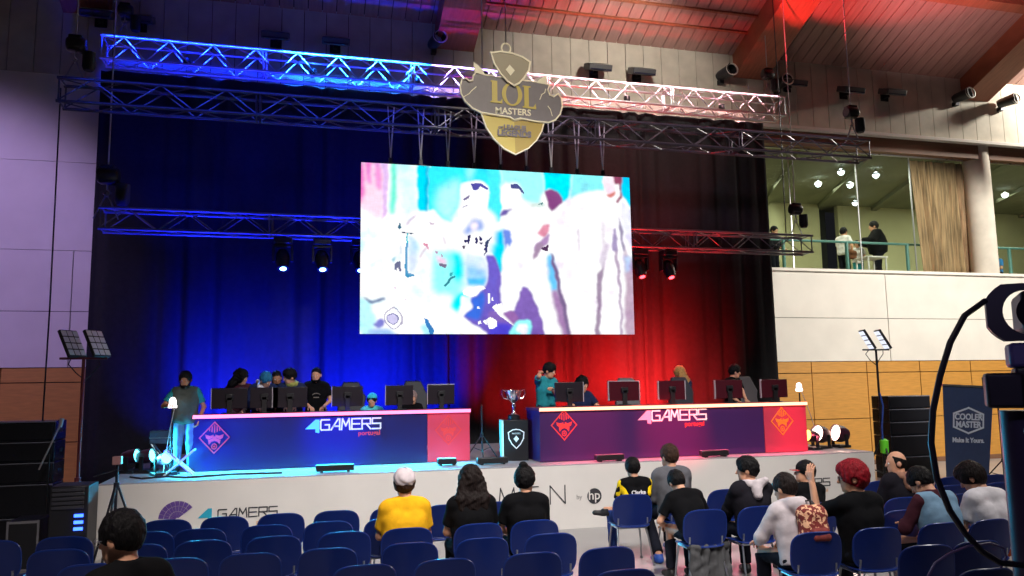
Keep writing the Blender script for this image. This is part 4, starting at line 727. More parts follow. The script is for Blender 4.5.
def wall_spot(x, z, label, yaw):
    t = thing('wall_spotlight', (x, 17.95, z), label, 'spotlight', 'round spotlights on the upper wall')
    ax = Vector((math.sin(R(yaw)), -math.cos(R(yaw)), .12)).normalized(); c = Vector((0, -.18, 0))
    M = MB(); M.lathe([(0, -.18), (.1, -.18), (.13, -.1), (.15, .15), (.17, .3), (.15, .3), (.12, .12)], c, 22, axis=ax); M.build('housing', black, t)
    M = MB(); M.tube([c + ax * .3 + (Vector((1, 0, 0)) * math.cos(a) + Vector((0, .12, 1)) * math.sin(a)) * .155 for a in np.linspace(0, 6.283, 23)[:-1]], .02, 8, closed=True); M.build('rim', mat('rim_white', (215, 212, 205), .4), t)
    M = MB(); M.lathe([(0, .13), (.12, .14), (0, .17)], c, 18, axis=ax); M.build('lamp_glass', mat('lamp_glass', (200, 205, 210), .1), t)
    M = MB(); M.span((-.06, -.1, -.22), (.06, .05, -.1)); M.build('bracket', dark_metal, t)
for x, z, lb, yw in ((3.0, 10.33, 'round wall spotlight left of the hanging sign wires', 18), (10.66, 10.24, 'round wall spotlight left of the red lit roof beam', 20), (12.35, 10.12, 'round wall spotlight in the shade right of the red beam', 10), (18.25, 10.25, 'round wall spotlight under the dark right roof beam', 22), (19.85, 10.22, 'round wall spotlight at the right edge of the wall', 28)): wall_spot(x, z, lb, yw)
# ------------------------------------------------------------------ player desks
desk_m = mat('desk_panel', (66, 34, 90), .35, vary=.05, scale=2); desk_n = mat('desk_panel_navy', (30, 27, 88), .35, vary=.05, scale=2); coral = mat('desk_panel_red_lit', (205, 62, 88), .4, vary=.05, scale=2); desk_top = mat('desk_top', (120, 50, 62), .35)  # coral of the end panels carries the red light falling on them
white_p = mat('print_white', (245, 245, 248), .5); red_p = mat('print_red', (226, 66, 66), .5); orange_p = mat('print_orange_bright', (255, 150, 48), .5); pink_p = mat('print_pink', (225, 66, 96), .5)
cyan_p = mat('print_sky', (110, 225, 245), .5); lilac_p = mat('print_lilac', (255, 176, 214), .5)
def emblem(parent, x, z, y, m, m2):
    f = lambda a, b, d: (x + a * .215, y + d, z + b * .235); M = MB()
    M.ribbon([(0, 1), (1, 0), (0, -1), (-1, 0), (0, 1)], .075, f, -.006); o = M.build('emblem', m, parent, smooth=0); M = MB()
    for P in ([(-.04, .3), (.04, .3), (.03, .85), (-.03, .85)], [(.14, .34), (.22, .38), (.2, .72), (.12, .76)], [(.3, .42), (.38, .44), (.36, .58), (.3, .62)], [(-.62, .22), (-.3, .12), (-.06, .2), (-.06, .02), (-.4, -.12), (-.56, -.02)],
              [(-.42, -.16), (-.1, -.02), (0, .1), (.1, -.02), (.42, -.16), (.36, -.44), (.2, -.26), (0, -.2), (-.2, -.26), (-.36, -.44)]):
        for s_ in ((1, -1) if abs(sum(a for a, _ in P)) > .3 else (1,)): M.prism([(a * s_, b) for a, b in P], f, -.006)
    n = 16
    for i in range(n):
        a0, a1 = 2 * math.pi * i / n, 2 * math.pi * (i + 1) / n
        M.prism([(r * math.cos(a), -.56 + r * math.sin(a)) for r, a in ((.2, a0), (.2, a1), (.13, a1), (.13, a0))], f, -.006); M.prism([(0, -.56), (.07 * math.cos(a0), -.56 + .07 * math.sin(a0)), (.07 * math.cos(a1), -.56 + .07 * math.sin(a1))], f, -.006)
    M.build('emblem_figure', m2, o, smooth=0)
def desk(x0, x1, y, zt, label, split, four_m, strip, ems, desk_m=desk_m):
    w = x1 - x0; h = zt - S0; t = thing('player_desk', ((x0 + x1) / 2, y, S0), label, 'desk', 'player desks on stage'); c = w / 2; sx = split - (x0 + x1) / 2
    M = MB(); M.span((-c - .01, -.03, h - .045), (c + .01, .78, h)); M.build('desktop', desk_top, t, bevel=.006)
    M = MB(); M.span((-c, 0, .01), (sx - .006, .03, h - .045)); M.build('front_panel', desk_m, t)
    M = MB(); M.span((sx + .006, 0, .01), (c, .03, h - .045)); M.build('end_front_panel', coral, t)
    for s_ in (-1, 1): M = MB(); M.span((s_ * (c - .03), .03, .01), (s_ * c, .74, h - .045)); M.build('side_panel', desk_m, t)
    M = MB(); M.span((-c - .01, -.045, h - .05), (c + .01, -.028, h + .002)); M.build('light_strip', strip, t)
    for ex, ez, m, m2 in ems: emblem(t, ex - (x0 + x1) / 2, ez - S0, -.002, m, m2)
    return t
strip_l = glow('strip_pink', (255, 120, 170), 3.2); strip_r = glow('strip_warm', (255, 165, 130), 3.6)
dl = desk(-1.58, 2.77, 13.05, 1.82, 'left player desk with dark blue front, pink light strip and red lit end panel', 2.06, cyan_p, strip_l, ((-1.22, 1.475, pink_p, pink_p), (2.41, 1.485, red_p, red_p)), desk_n)
X0 = .595
four(dl, .12 - X0, .55, .22, .19, -.002, cyan_p); word(dl, 'GAMERS', .36 - X0, .575, .94, .165, -.002, .024, white_p); flat(dl, 'portugal', .105, 1.12 - X0, .475, -.002, red_p, bold=.002)
dr = desk(3.76, 8.68, 12.3, 1.83, 'right player desk with purple front, warm light strip and red lit end panel', 7.83, lilac_p, strip_r, ((4.17, 1.55, red_p, red_p), (8.19, 1.51, orange_p, orange_p)))
X1 = 6.22
four(dr, 5.46 - X1, .58, .24, .2, -.002, lilac_p); word(dr, 'GAMERS', 5.72 - X1, .61, 1.0, .17, -.002, .026, white_p); flat(dr, 'portugal', .11, 6.5 - X1, .505, -.002, red_p, bold=.002)

mon_b = mat('monitor_back', (34, 28, 36), .3, vary=.08); mon_e = mat('monitor_edge', (170, 165, 175), .35)
scr_on = glow('monitor_glow', (120, 150, 200), .8)
def monitor(x, y, z, w, label, rz=0, edge=0, refl=None):
    t = thing('monitor', (x, y, z), label, 'monitor', 'monitors on the player desks', rz=R(rz)); h = .33
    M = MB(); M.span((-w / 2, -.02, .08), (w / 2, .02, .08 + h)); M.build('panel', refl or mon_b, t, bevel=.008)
    M = MB(); M.span((-w / 2 + .012, .0205, .095), (w / 2 - .012, .022, .07 + h)); M.build('screen', scr_on, t)
    M = MB(); M.span((-.04, -.06, .0), (.04, -.022, .26)); M.box((0, -.04, .26), (.12, .04, .1)); M.build('stand', black, t, bevel=.006)
    M = MB(); M.lathe([(0, 0), (.13, 0), (.12, .015), (0, .02)], (0, -.03, 0), 24); M.build('foot', black, t)
    if edge:
        M = MB()
        if edge & 1: M.span((-w / 2 - .012, -.024, .08), (-w / 2, .02, .08 + h))
        if edge & 2: M.span((w / 2, -.024, .08), (w / 2 + .012, .02, .08 + h))
        if edge & 4: M.span((-w / 2, -.024, .08 + h), (w / 2, .02, .092 + h))
        M.build('edge', mon_e, t)
    return t
gloss_r = mat('monitor_back_red_reflect', (70, 24, 34), .12, spec=.8)  # glossy back, with the backdrop's red reflection put into its colour
for x, w, e, lb in ((-1.05, .54, 1, 'leftmost monitor on the left desk, in front of the curly haired woman'), (-.52, .44, 0, 'dark monitor on the left desk in front of the man with blue tinted hair'), (-.12, .54, 1, 'monitor on the left desk in front of the black haired man seen in profile'),
                    (.80, .5, 1, 'monitor on the left desk just left of the kid in the teal cap'), (1.66, .46, 1, 'monitor on the left desk just right of the kid in the teal cap'), (2.37, .46, 5, 'rightmost monitor on the left desk, above the red lit end panel')):
    monitor(x, 13.5, 1.82, w, lb, 0, e)
for x, w, e, lb in ((4.42, .5, 2, 'leftmost monitor on the right desk, in front of the seated dark haired woman'), (5.42, .56, 7, 'second monitor from the left on the right desk, with a pale outline'), (6.32, .5, 3, 'middle monitor on the right desk, left of the blonde woman'), (7.44, .54, 1, 'fourth monitor from the left on the right desk, before the man in black'), (8.36, .54, 1, 'rightmost monitor on the right desk, above the orange emblem')):
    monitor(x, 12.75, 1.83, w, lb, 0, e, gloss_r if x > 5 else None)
def gaming_chair(x, y, rz, label, m, m2):
    t = thing('gaming_chair', (x, y, S0), label, 'chair', 'gaming chairs behind the desks', rz=R(rz))
    M = MB(); M.span((-.25, -.24, .42), (.25, .26, .52)); M.build('seat', m, t, bevel=.04)
    P = [(-.2, 0), (-.26, .2), (-.24, .42), (-.27, .55), (-.2, .7), (-.14, .84), (.14, .84), (.2, .7), (.27, .55), (.24, .42), (.26, .2), (.2, 0)]
    M = MB(); M.prism(P, lambda a, b, d: (a, -.2 + d - .16 * b + .22 * a * a, .5 + b), .09); M.build('backrest', m, t, bevel=.02)
    M = MB(); M.ball((0, -.27, 1.2), (.12, .05, .07), 14); M.build('headrest', m2, t)
    for s_ in (-1, 1): M = MB(); M.span((s_ * .3 - .035, -.14, .68), (s_ * .3 + .035, .16, .71)); M.span((s_ * .3 - .02, -.03, .44), (s_ * .3 + .02, .03, .69)); M.build('armrest', black, t, bevel=.01)
    M = MB(); M.cyl((0, 0, .1), (0, 0, .43), .03); M.build('column', dark_metal, t)
    M = MB()
    for k in range(5): a = k * 2 * math.pi / 5; M.tube([(0, 0, .12), (.3 * math.cos(a), .3 * math.sin(a), .07)], [.03, .02], 8); M.ball((.3 * math.cos(a), .3 * math.sin(a), .031), .03, 8)
    M.build('star_base', black, t)
    return t
gc_d = mat('gaming_fabric', (30, 32, 42), .6); gc_g = mat('gaming_fabric_grey', (96, 92, 96), .6); gc_w = mat('gaming_pillow', (170, 175, 190), .7)
for x, y, m, lb in ((5.95, 13.62, gc_g, 'grey gaming chair left of the middle monitor on the right desk'), (6.98, 13.5, gc_d, 'dark gaming chair in front of the blonde woman on the right'), (8.85, 14.3, gc_g, 'grey gaming chair right of the man in black at the right desk')): gaming_chair(x, y, 180, lb, m, gc_w)
gaming_chair(2.05, 14.35, 180, 'dark gaming chair behind the right half of the left desk', gc_d, gc_d); gaming_chair(.95, 14.7, 180, 'dark gaming chair left of the kid in the teal cap', gc_d, cyan_p)

# ------------------------------------------------------------------ trophy on its plinth
t = thing('plinth', (3.5, 12.95, S0), 'black display plinth with a shield emblem and a pale side, between the desks', 'plinth', rz=R(-9))
M = MB(); M.span((-.19, -.19, .0), (.22, .19, .66)); M.build('body', black, t, bevel=.006)
M = MB(); M.span((-.225, -.2, .0), (-.19, .2, .66)); M.build('side_panel', mat('plinth_side', (190, 235, 240), .5), t)
sh = [(-.13, .46), (-.06, .5), (0, .51), (.06, .5), (.13, .46), (.12, .36), (.07, .27), (0, .2), (-.07, .27), (-.12, .36)]
M = MB(); M.ribbon(sh + [sh[0]], .016, lambda a, b, d: (a + .02, -.19 + d, b), -.006); M.prism([(0, .41), (.045, .355), (0, .3), (-.045, .355)], lambda a, b, d: (a + .02, -.19 + d, b), -.006); M.build('emblem', white_p, t, smooth=0)
flat(t, 'MASTERS', .035, .02, .43, -.19, white_p)
t = thing('trophy', (3.5, 12.93, S0 + .66), 'silver two handled trophy cup standing on the black plinth', 'trophy')
silver = mat('trophy_silver', (225, 225, 232), .15, metal=1.0)
M = MB(); M.lathe([(0, 0), (.1, 0), (.1, .07), (.07, .09), (0, .09)], (0, 0, 0), 24); M.build('base', black, t)
M = MB(); M.lathe([(0, .085), (.055, .09), (.03, .12), (.022, .2), (.035, .24), (.025, .27), (.05, .3), (.105, .35), (.13, .43), (.14, .49), (.13, .49), (.1, .38), (0, .33)], (0, 0, 0), 28); M.build('cup', silver, t)
for s_ in (-1, 1): M = MB(); M.tube([(s_ * .1, 0, .34), (s_ * .17, 0, .36), (s_ * .2, 0, .43), (s_ * .19, 0, .5), (s_ * .135, 0, .475)], .012, 8); M.build('handle', silver, t)

# ------------------------------------------------------------------ stage lights and stands
def tripod(name, x, y, z, h, spread, label, cat='stand', m=black, r=.014, hub=.55, n=3, a0=20):
    t = thing(name, (x, y, z), label, cat)
    M = MB(); M.cyl((0, 0, hub * h * .35), (0, 0, h), r, n=10); M.build('pole', m, t)
    M = MB(); M.cyl((0, 0, hub * h - .03), (0, 0, hub * h + .04), r * 1.9, n=12); M.build('collar', m, t)
    for k in range(n):
        a = R(a0) + k * 2 * math.pi / n; e = (spread * math.cos(a), spread * math.sin(a), .012)
        M = MB(); M.cyl((r * math.cos(a), r * math.sin(a), hub * h), e, r * .8, n=8)
        M.cyl((0, 0, hub * h * .4), tuple(.5 * e[i] + (0, 0, .5 * hub * h)[i] for i in range(3)), r * .5, n=6); g = M.build('leg', m, t)
        M = MB(); M.ball(e, .018 if r < .02 else .024, 8); M.build('rubber_foot', matte, g)
    return t
tripod('microphone_stand', 2.96, 12.97, S0, .92, .32, 'slim tripod stand between the left desk and the trophy plinth', r=.013, hub=.45)
def par(x, y, yaw, pitch, lens, label, r=.11):
    t = thing('par_light', (x, y, S0), label, 'stage light', 'round wash lights on the stage floor', rz=R(yaw))
    M = MB(); M.span((-.16, -.12, 0), (.16, .12, .05)); M.build('base', black, t, bevel=.01)
    M = MB()
    for s_ in (-1, 1): M.span((s_ * (r + .035) - .012, -.03, .04), (s_ * (r + .035) + .012, .03, .25))
    M.build('yoke', black, t)
    ax = Vector((0, -math.cos(R(pitch)), math.sin(R(pitch)))); c = Vector((0, 0, .22 + r * .2))
    M = MB(); M.lathe([(0, -.16), (r * .7, -.15), (r * .95, -.05), (r, .1), (r * .93, .1), (r * .9, .06)], c, 24, axis=ax); h = M.build('can', mat('par_can', (60, 20, 40), .4), t)
    M = MB(); M.lathe([(0, .06), (r * .9, .065), (0, .09)], c, 22, axis=ax); M.build('lens', lens, h)
    return t
cy = glow('par_cyan', (90, 235, 255), 7); pk = glow('par_pink', (255, 200, 185), 9); og = glow('par_orange', (255, 160, 70), 9)
par(-2.42, 13.35, 66, 8, cy, 'cyan wash light at the far left of the stage'); par(-2.2, 13.3, 66, 8, cy, 'second cyan wash light from the left, behind the camera tripod'); par(-1.88, 12.75, 30, 12, cy, 'cyan wash light glaring at the feet of the standing man on the left', .09)
par(8.98, 12.62, -80, 10, og, 'orange wash light turned sideways at the right end of the right desk'); par(9.3, 12.78, -80, 12, pk, 'pink white wash light on the right stage corner, left one of two', .16); par(9.72, 12.8, -90, 12, pk, 'pink white wash light on the right stage corner, rightmost', .16)
def bar(x, y, w, label, c):
    t = thing('light_bar', (x, y, S0), label, 'stage light', 'low light bars along the stage edge')
    M = MB(); M.span((-w / 2, -.06, .02), (w / 2, .06, .11)); M.build('housing', black, t, bevel=.012)
    for s_ in (-1, 1): M = MB(); M.span((s_ * w * .35 - .02, -.07, 0), (s_ * w * .35 + .02, .07, .03)); M.build('foot', dark_metal, t)
    M = MB()
    for i in range(5): M.lathe([(0, 0), (.028, 0), (0, .01)], (-w * .4 + i * w * .2, .061, .065), 12, axis=(0, 1, .3))
    M.build('lens', c, t)
cyl_ = glow('bar_cyan', (60, 220, 255), 6); rdl = glow('bar_red', (255, 60, 60), 5)
bar(.55, 12.2, .55, 'low light bar on the stage edge in front of the left desk', cyl_); bar(2.98, 12.35, .5, 'low light bar on the stage edge in front of the slim tripod', cyl_); bar(4.85, 12.08, .48, 'low light bar on the stage edge under the left half of the right desk', rdl); bar(6.72, 12.08, .5, 'low light bar on the stage edge under the middle of the right desk', rdl); bar(2.28, 12.5, .3, 'short cyan light bar below the red lit end panel', cyl_)
def lamp(x, y, h, label, cable_dx):
    t = thing('stage_lamp', (x, y, S0), label, 'lamp', 'small white lamps beside the desks')
    M = MB(); M.lathe([(0, 0), (.14, 0), (.13, .02), (0, .03)], (0, 0, 0), 24); M.build('base', black, t)
    M = MB(); M.cyl((0, 0, .02), (0, 0, h - .12), .014); M.build('pole', black, t)
    M = MB(); M.lathe([(0, -.09), (.062, -.085), (.062, -.05), (.05, -.03), (.05, .02), (.034, .06), (0, .075)], (0, 0, h), 24); M.build('bulb', glow('lamp_white', (255, 240, 235), 4), t)
    M = MB(); M.tube([(.03, -.03, h - .1), (.03 + cable_dx * .3, -.04, h * .7), (.03 + cable_dx * .7, -.05, h * .35), (.03 + cable_dx, -.05, .02)], .006, 6); M.build('cord', mat('cord_grey', (170, 165, 170), .5), t)
lamp(-1.80, 12.82, 1.06, 'small white lamp on a thin pole beside the standing man on the left', -.12); lamp(8.99, 12.9, 1.13, 'small white lamp on a thin pole at the right end of the right desk', .3)
t = thing('flight_case', (-2.02, 13.5, S0), 'small dark case on a folding stand at the left of the stage', 'case')
M = MB(); M.span((-.17, -.12, .42), (.17, .12, .62)); M.build('body', mat('case_grey', (70, 76, 92), .4), t, bevel=.01)
M = MB(); M.span((-.175, -.125, .5), (.175, .125, .515)); M.build('band', steel, t)
for s_ in (-1, 1):
    for y in (-.1, .1): M = MB(); M.cyl((s_ * .15, y, .0), (-s_ * .15, y, .42), .012, n=8); M.build('leg', steel, t)
t = thing('folding_stand', (-1.66, 12.62, S0), 'pale folding frame catching the cyan light before the standing man', 'stand')
for a, b in (((-.2, 0, 0), (.2, 0, .36)), ((.2, 0, 0), (-.2, 0, .36)), ((-.2, .2, 0), (.2, .2, .36)), ((.2, .2, 0), (-.2, .2, .36))): M = MB(); M.cyl(a, b, .014, n=8); M.build('leg', mat('frame_pale', (205, 210, 215), .4), t)
M = MB(); M.cyl((-.2, 0, .36), (-.2, .2, .36), .012, n=8); M.cyl((.2, 0, .36), (.2, .2, .36), .012, n=8); M.build('crossbar', steel, t)
M = MB(); M.tube([(-2.3, 12.6, S0 + .012), (-2.1, 12.3, S0 + .012), (-1.8, 12.45, S0 + .012), (-1.5, 12.2, S0 + .012), (-.9, 12.4, S0 + .012), (-.2, 12.3, S0 + .012)], .012, 6); tag(M.build('floor_cable', matte), 'black cable lying along the left part of the stage edge', 'cable')

def panel_stand(x, y, h, label, rz, m, strap=None, tilt=28, face=None):
    t = tripod('light_stand', x, y, 0, h, .55, label, 'light stand', m, r=.022, hub=.38)
    M = MB(); M.cyl((-.3, 0, h), (.3, 0, h), .016, n=8); b = M.build('crossbar', m, t)
    ax = Matrix.Rotation(R(rz), 3, 'Z')
    for s_ in (-1, 1):
        M = MB(); Rm = ax @ Matrix.Rotation(R(tilt), 3, 'Y'); c = Vector((s_ * .16, -.02 * s_, h + .2)); M.box(c, (.05, .3, .42), Rm); p = M.build('light_panel', black, t, bevel=.01)
        M = MB()
        for i in range(4):
            for j in range(3): M.box(c + Rm @ Vector((-.028, -.1 + j * .1, -.15 + i * .1)), (.006, .08, .08), Rm)
        M.build('led_face', face or mat('led_face', (225, 228, 235), .25), p)
        M = MB(); M.tube([(s_ * .16, 0, h), (s_ * .2, .05, h - .08), (s_ * .1, .06, h - .2), (.02, .03, h - .3)], .008, 6); M.build('cord', matte, t)
    if strap:
        M = MB(); M.lathe([(.03, .8), (.075, .82), (.08, 1.05), (.03, 1.08)], (0, -.04, 0), 12); M.build('strap', strap, t)
        M = MB(); M.tube([(-.03, -.05, .95), (-.05, -.07, 1.3), (.03, -.05, 1.7), (-.02, -.04, 1.95)], .016, 6); M.build('cable_wrap', mat('cable_blue', (40, 80, 170), .5), t)
    return t
panel_stand(10.82, 13.0, 2.78, 'tall light stand with two lamp panels, right of the stage before the wooden wall', -22, black, mat('neon_strap', (110, 230, 50), .5), -28, glow('led_face_on', (235, 240, 255), 1.1))
panel_stand(-2.86, 12.1, 2.66, 'tall dark light stand with two lamp panels, left of the stage', 150, mat('stand_red_lit', (90, 28, 34), .4))  # red light on the pole is put into the stand's colour

# ------------------------------------------------------------------ speaker stacks on both sides
sp_m = mat('speaker_black', (30, 32, 40), .25, vary=.05); mesh_m = mat('speaker_grille', (22, 23, 30), .35, vary=.3, scale=120)
def speaker(x, y, z, w, h, d, label, group):
    t = thing('loudspeaker', (x, y, z), label, 'loudspeaker', group)
    M = MB(); M.span((-w / 2, -d / 2, 0), (w / 2, d / 2, h)); M.build('cabinet', sp_m, t, bevel=.012)
    M = MB(); M.span((-w / 2 + .03, -d / 2 - .012, .03), (w / 2 - .03, -d / 2, h - .03)); M.build('grille', mesh_m, t)
    M = MB(); M.span((-w / 2 - .004, -d / 2 - .016, h - .018), (w / 2 + .004, -d / 2 - .002, h - .004)); M.build('trim_rail', mat('speaker_rail', (120, 122, 135), .4), t)
    for s_ in (-1, 1): M = MB(); M.span((s_ * w / 2 - .01, -.08, h * .4), (s_ * w / 2 + .01, .08, h * .6)); M.build('handle', matte, t)
for side, x, y, g in (('right', 13.3, 15.3, 'loudspeakers stacked right of the stage'), ('left', -4.1, 13.1, 'loudspeakers stacked left of the stage')):
    z = 0
    for h, nm in ((.5, 'lowest, large'), (.46, 'second lowest, large'), (.3, 'third from the floor, slim'), (.29, 'fourth from the floor, slim'), (.29, 'topmost, slim')):
        if side == 'left' and nm.startswith('lowest'): h = .46
        speaker(x, y, z, 1.12 if side == 'right' else 1.5, h - .005, .55, '%s black loudspeaker in the stack on the %s of the stage' % (nm, side), g); z += h
# left side equipment
t = thing('equipment_rack', (-2.72, 11.4, 0), 'dark equipment rack with small blue lights at the left stage corner', 'rack')
M = MB(); M.span((-.22, -.25, .06), (.22, .25, 1.04)); M.build('case', mat('rack_dark', (26, 26, 31), .45), t, bevel=.012)
for k in range(5): M = MB(); M.span((-.19, -.27, .76 + k * .054), (.17, -.25, .8 + k * .054)); M.build('rack_unit', mat('rack_unit', (58, 58, 66), .4), t, bevel=.004)
M = MB()
for k in range(3): M.span((.07, -.275, .5 + k * .08), (.17, -.25, .535 + k * .08))
M.build('blue_light', glow('rack_blue', (50, 90, 255), 6), t)
for sx in (-1, 1):
    for sy in (-1, 1): M = MB(); M.ball((sx * .18, sy * .19, .03), .03, 10); M.build('castor', matte, t)
t = tripod('camera_tripod', -2.15, 10.95, 0, 1.3, .38, 'photo tripod with a small camera standing in front of the left stage corner', 'tripod', dark_metal, r=.018, hub=.8)
M = MB(); M.span((-.05, -.06, 1.3), (.05, .05, 1.4)); M.cyl((0, .05, 1.35), (0, .12, 1.35), .035); M.build('camera', mat('camera_pinkish', (150, 110, 110), .4), t, bevel=.006)
M = MB(); M.cyl((0, -.02, 1.24), (-.22, -.2, 1.18), .008, n=6); M.build('pan_handle', dark_metal, t)
t = tripod('microphone_stand', -3.3, 12.4, 0, 1.35, .35, 'thin stand with a tilted boom beside the left equipment rack', r=.012, hub=.3)
M = MB(); M.cyl((-.12, 0, 1.15), (.12, -.02, 1.75), .012, n=8); M.cyl((.12, -.02, 1.72), (.14, -.02, 1.84), .025, .03, n=10); M.build('boom', mat('boom_grey', (150, 145, 150), .4), t)
t = thing('flight_case', (-3.2, 11.6, 0), 'dark flight case with pale edges left of the equipment rack', 'case')
M = MB(); M.span((-.24, -.25, .0), (.1, .25, .62)); M.build('body', mat('rack_dark', (46, 46, 54), .45), t, bevel=.01)
M = MB()
for z in (.02, .6): M.span((-.245, -.255, z - .015), (.105, -.245, z + .015))
for x in (-.24, .1): M.span((x - .012, -.256, 0), (x + .012, -.246, .62))
M.build('edge_rail', mat('edge_grey', (120, 118, 124), .4), t)

# ------------------------------------------------------------------ banner, display on the right
ban = mat('banner_navy', (58, 74, 112), .45, vary=.05)
t = thing('banner_stand', (12.84, 13.0, 0), 'dark blue roll up banner with a white hexagon logo beside the right loudspeakers', 'banner', rot=(0, R(3), 0))
M = MB()
M.add([(-.5, .12, .08), (.5, .12, .08), (.62, 0, 2.05), (-.62, 0, 2.05), (-.5, .13, .08), (.5, .13, .08), (.62, .012, 2.05), (-.62, .012, 2.05)], [(0, 1, 2, 3), (7, 6, 5, 4), (0, 4, 5, 1), (1, 5, 6, 2), (2, 6, 7, 3), (3, 7, 4, 0)]); M.build('sheet', ban, t, smooth=0)
M = MB(); M.span((-.64, -.02, 2.03), (.64, .03, 2.07)); M.build('top_rail', alu, t)
M = MB(); M.span((-.52, .02, .0), (.52, .24, .09)); M.build('base', alu, t, bevel=.01)
M = MB(); M.cyl((0, .14, .08), (0, .03, 2.03), .014, n=8); M.build('pole', alu, t)
bf = lambda a, b, d: (a, .12 - .0609 * (b - .08) - .004 + d, b); lg = mat('banner_white', (215, 225, 240), .5)
hx = [(-.36, 1.5), (0, 1.62), (.36, 1.5), (.36, 1.24), (0, 1.12), (-.36, 1.24)]
M = MB(); M.ribbon(hx + [hx[0]], .035, bf, -.004); M.text('COOLER', .17, lambda a, b, d: bf(a, b + 1.385, d), -.004, bold=.006); M.text('MASTER', .17, lambda a, b, d: bf(a, b + 1.235, d), -.004, bold=.006); M.build('logo', lg, t, smooth=0)
M = MB(); M.text('Make It Yours.', .13, lambda a, b, d: bf(a, b + .94, d), -.004, bold=.005); M.build('lettering', lg, t, smooth=0)
tripod('display_stand', 14.05, 13.4, 0, 1.7, .45, 'thin black tripod stand right of the navy banner', r=.016, hub=.3)
t = thing('display', (14.05, 13.4, 1.7), 'small black display on the tripod right of the navy banner', 'display')
M = MB(); M.span((-.33, -.03, 0), (.33, .03, .52)); M.build('casing', matte, t, bevel=.01); M = MB(); M.span((-.3, -.034, .03), (.3, -.03, .49)); M.build('screen', mat('display_off', (34, 30, 36), .2), t)

# ------------------------------------------------------------------ broadcast camera close on the right
vio = mat('camera_violet', (84, 78, 128), .4, vary=.05); cam_k = mat('camera_black', (24, 20, 34), .45)
t = thing('video_camera', (2.122, 1.9, 2.14), 'large black video camera with hood and violet body, cut by the right edge', 'camera', rz=R(-42))
M = MB(); n = 32; ins, out = [], []
for i in range(n):
    a = 2 * math.pi * i / n; c_, s_ = math.cos(a), math.sin(a); k = min(.1 / max(abs(c_), 1e-3), .086 / max(abs(s_), 1e-3), .148 / max(abs(c_) + abs(s_), 1e-3))
    out.append((k * c_, k * s_)); ins.append((.012 + .07 * c_, .07 * s_))
vs = [(x, y, z + .257) for y in (-.03, .03) for L in (out, ins) for x, z in L]; fs = []
for i in range(n):
    j = (i + 1) % n
    fs += [(i, j, n + j, n + i), (2*n + j, 2*n + i, 3*n + i, 3*n + j), (j, i, 2*n + i, 2*n + j), (n + i, n + j, 3*n + j, 3*n + i)]
M.add(vs, fs); M.build('lens_hood', cam_k, t)
M = MB(); M.lathe([(0, -.02), (.052, -.02), (.055, .05), (.05, .16), (0, .16)], (.035, .0, .257), 32, axis=(.55, .83, 0)); b = M.build('lens_barrel', cam_k, t)
M = MB()
for k in range(5): M.lathe([(.0565, .02 + k * .022), (.06, .024 + k * .022), (.06, .032 + k * .022), (.0565, .036 + k * .022)], (.035, 0, .257), 32, axis=(.55, .83, 0))
M.build('focus_ring', vio, b)
M = MB(); M.span((.0, .06, .2), (.26, .34, .33)); M.build('body', cam_k, t, bevel=.015)
M = MB(); M.span((-.05, -.02, .09), (.12, .12, .165)); M.build('mount_plate', vio, t, bevel=.012)
M = MB(); M.span((-.12, -.05, -.03), (-.02, .07, .075)); M.span((-.04, -.03, -.02), (.12, .1, .09)); M.build('battery', cam_k, t, bevel=.01)
M = MB(); M.tube([(.03, -.03, .17), (-.01, -.06, .1), (-.02, -.07, .02), (.01, -.06, -.05), (.04, -.03, -.08)], .006, 8); M.build('short_cable', cam_k, t)
M = MB(); M.ball((.0, -.0, -.1), (.03, .03, .028), 14); M.build('pan_knob', mat('knob_pale', (190, 215, 225), .3), t)
t = tripod('camera_stand', 2.155, 1.98, 0, 2.1, .42, 'thick dark stand under the large video camera at the right edge', 'stand', mat('stand_violet', (46, 36, 66), .4), r=.055, hub=.5)
M = MB(); M.tube([(1.98, 1.9, 2.43), (1.9, 1.9, 2.385), (1.84, 1.9, 2.305), (1.795, 1.9, 2.21), (1.76, 1.9, 2.11), (1.745, 1.9, 2.02), (1.755, 1.9, 1.92), (1.79, 1.9, 1.83), (1.835, 1.9, 1.765), (1.89, 1.9, 1.71), (1.95, 1.9, 1.675), (2.05, 1.9, 1.66)], .009, 8); tag(M.build('camera_cable', cam_k), 'thick black cable looping down from the large video camera', 'cable')
M = MB(); M.tube([(1.66, 1.9, 1.57), (1.70, 1.9, 1.657), (1.726, 1.9, 1.69), (1.78, 1.9, 1.713), (1.844, 1.9, 1.728), (1.921, 1.9, 1.731), (1.966, 1.9, 1.715), (1.974, 1.9, 1.69), (1.95, 1.9, 1.66)], .0035, 8); tag(M.build('thin_cable', mat('cable_violet', (90, 80, 120), .4)), 'thin violet cable arching low beside the camera stand', 'cable')
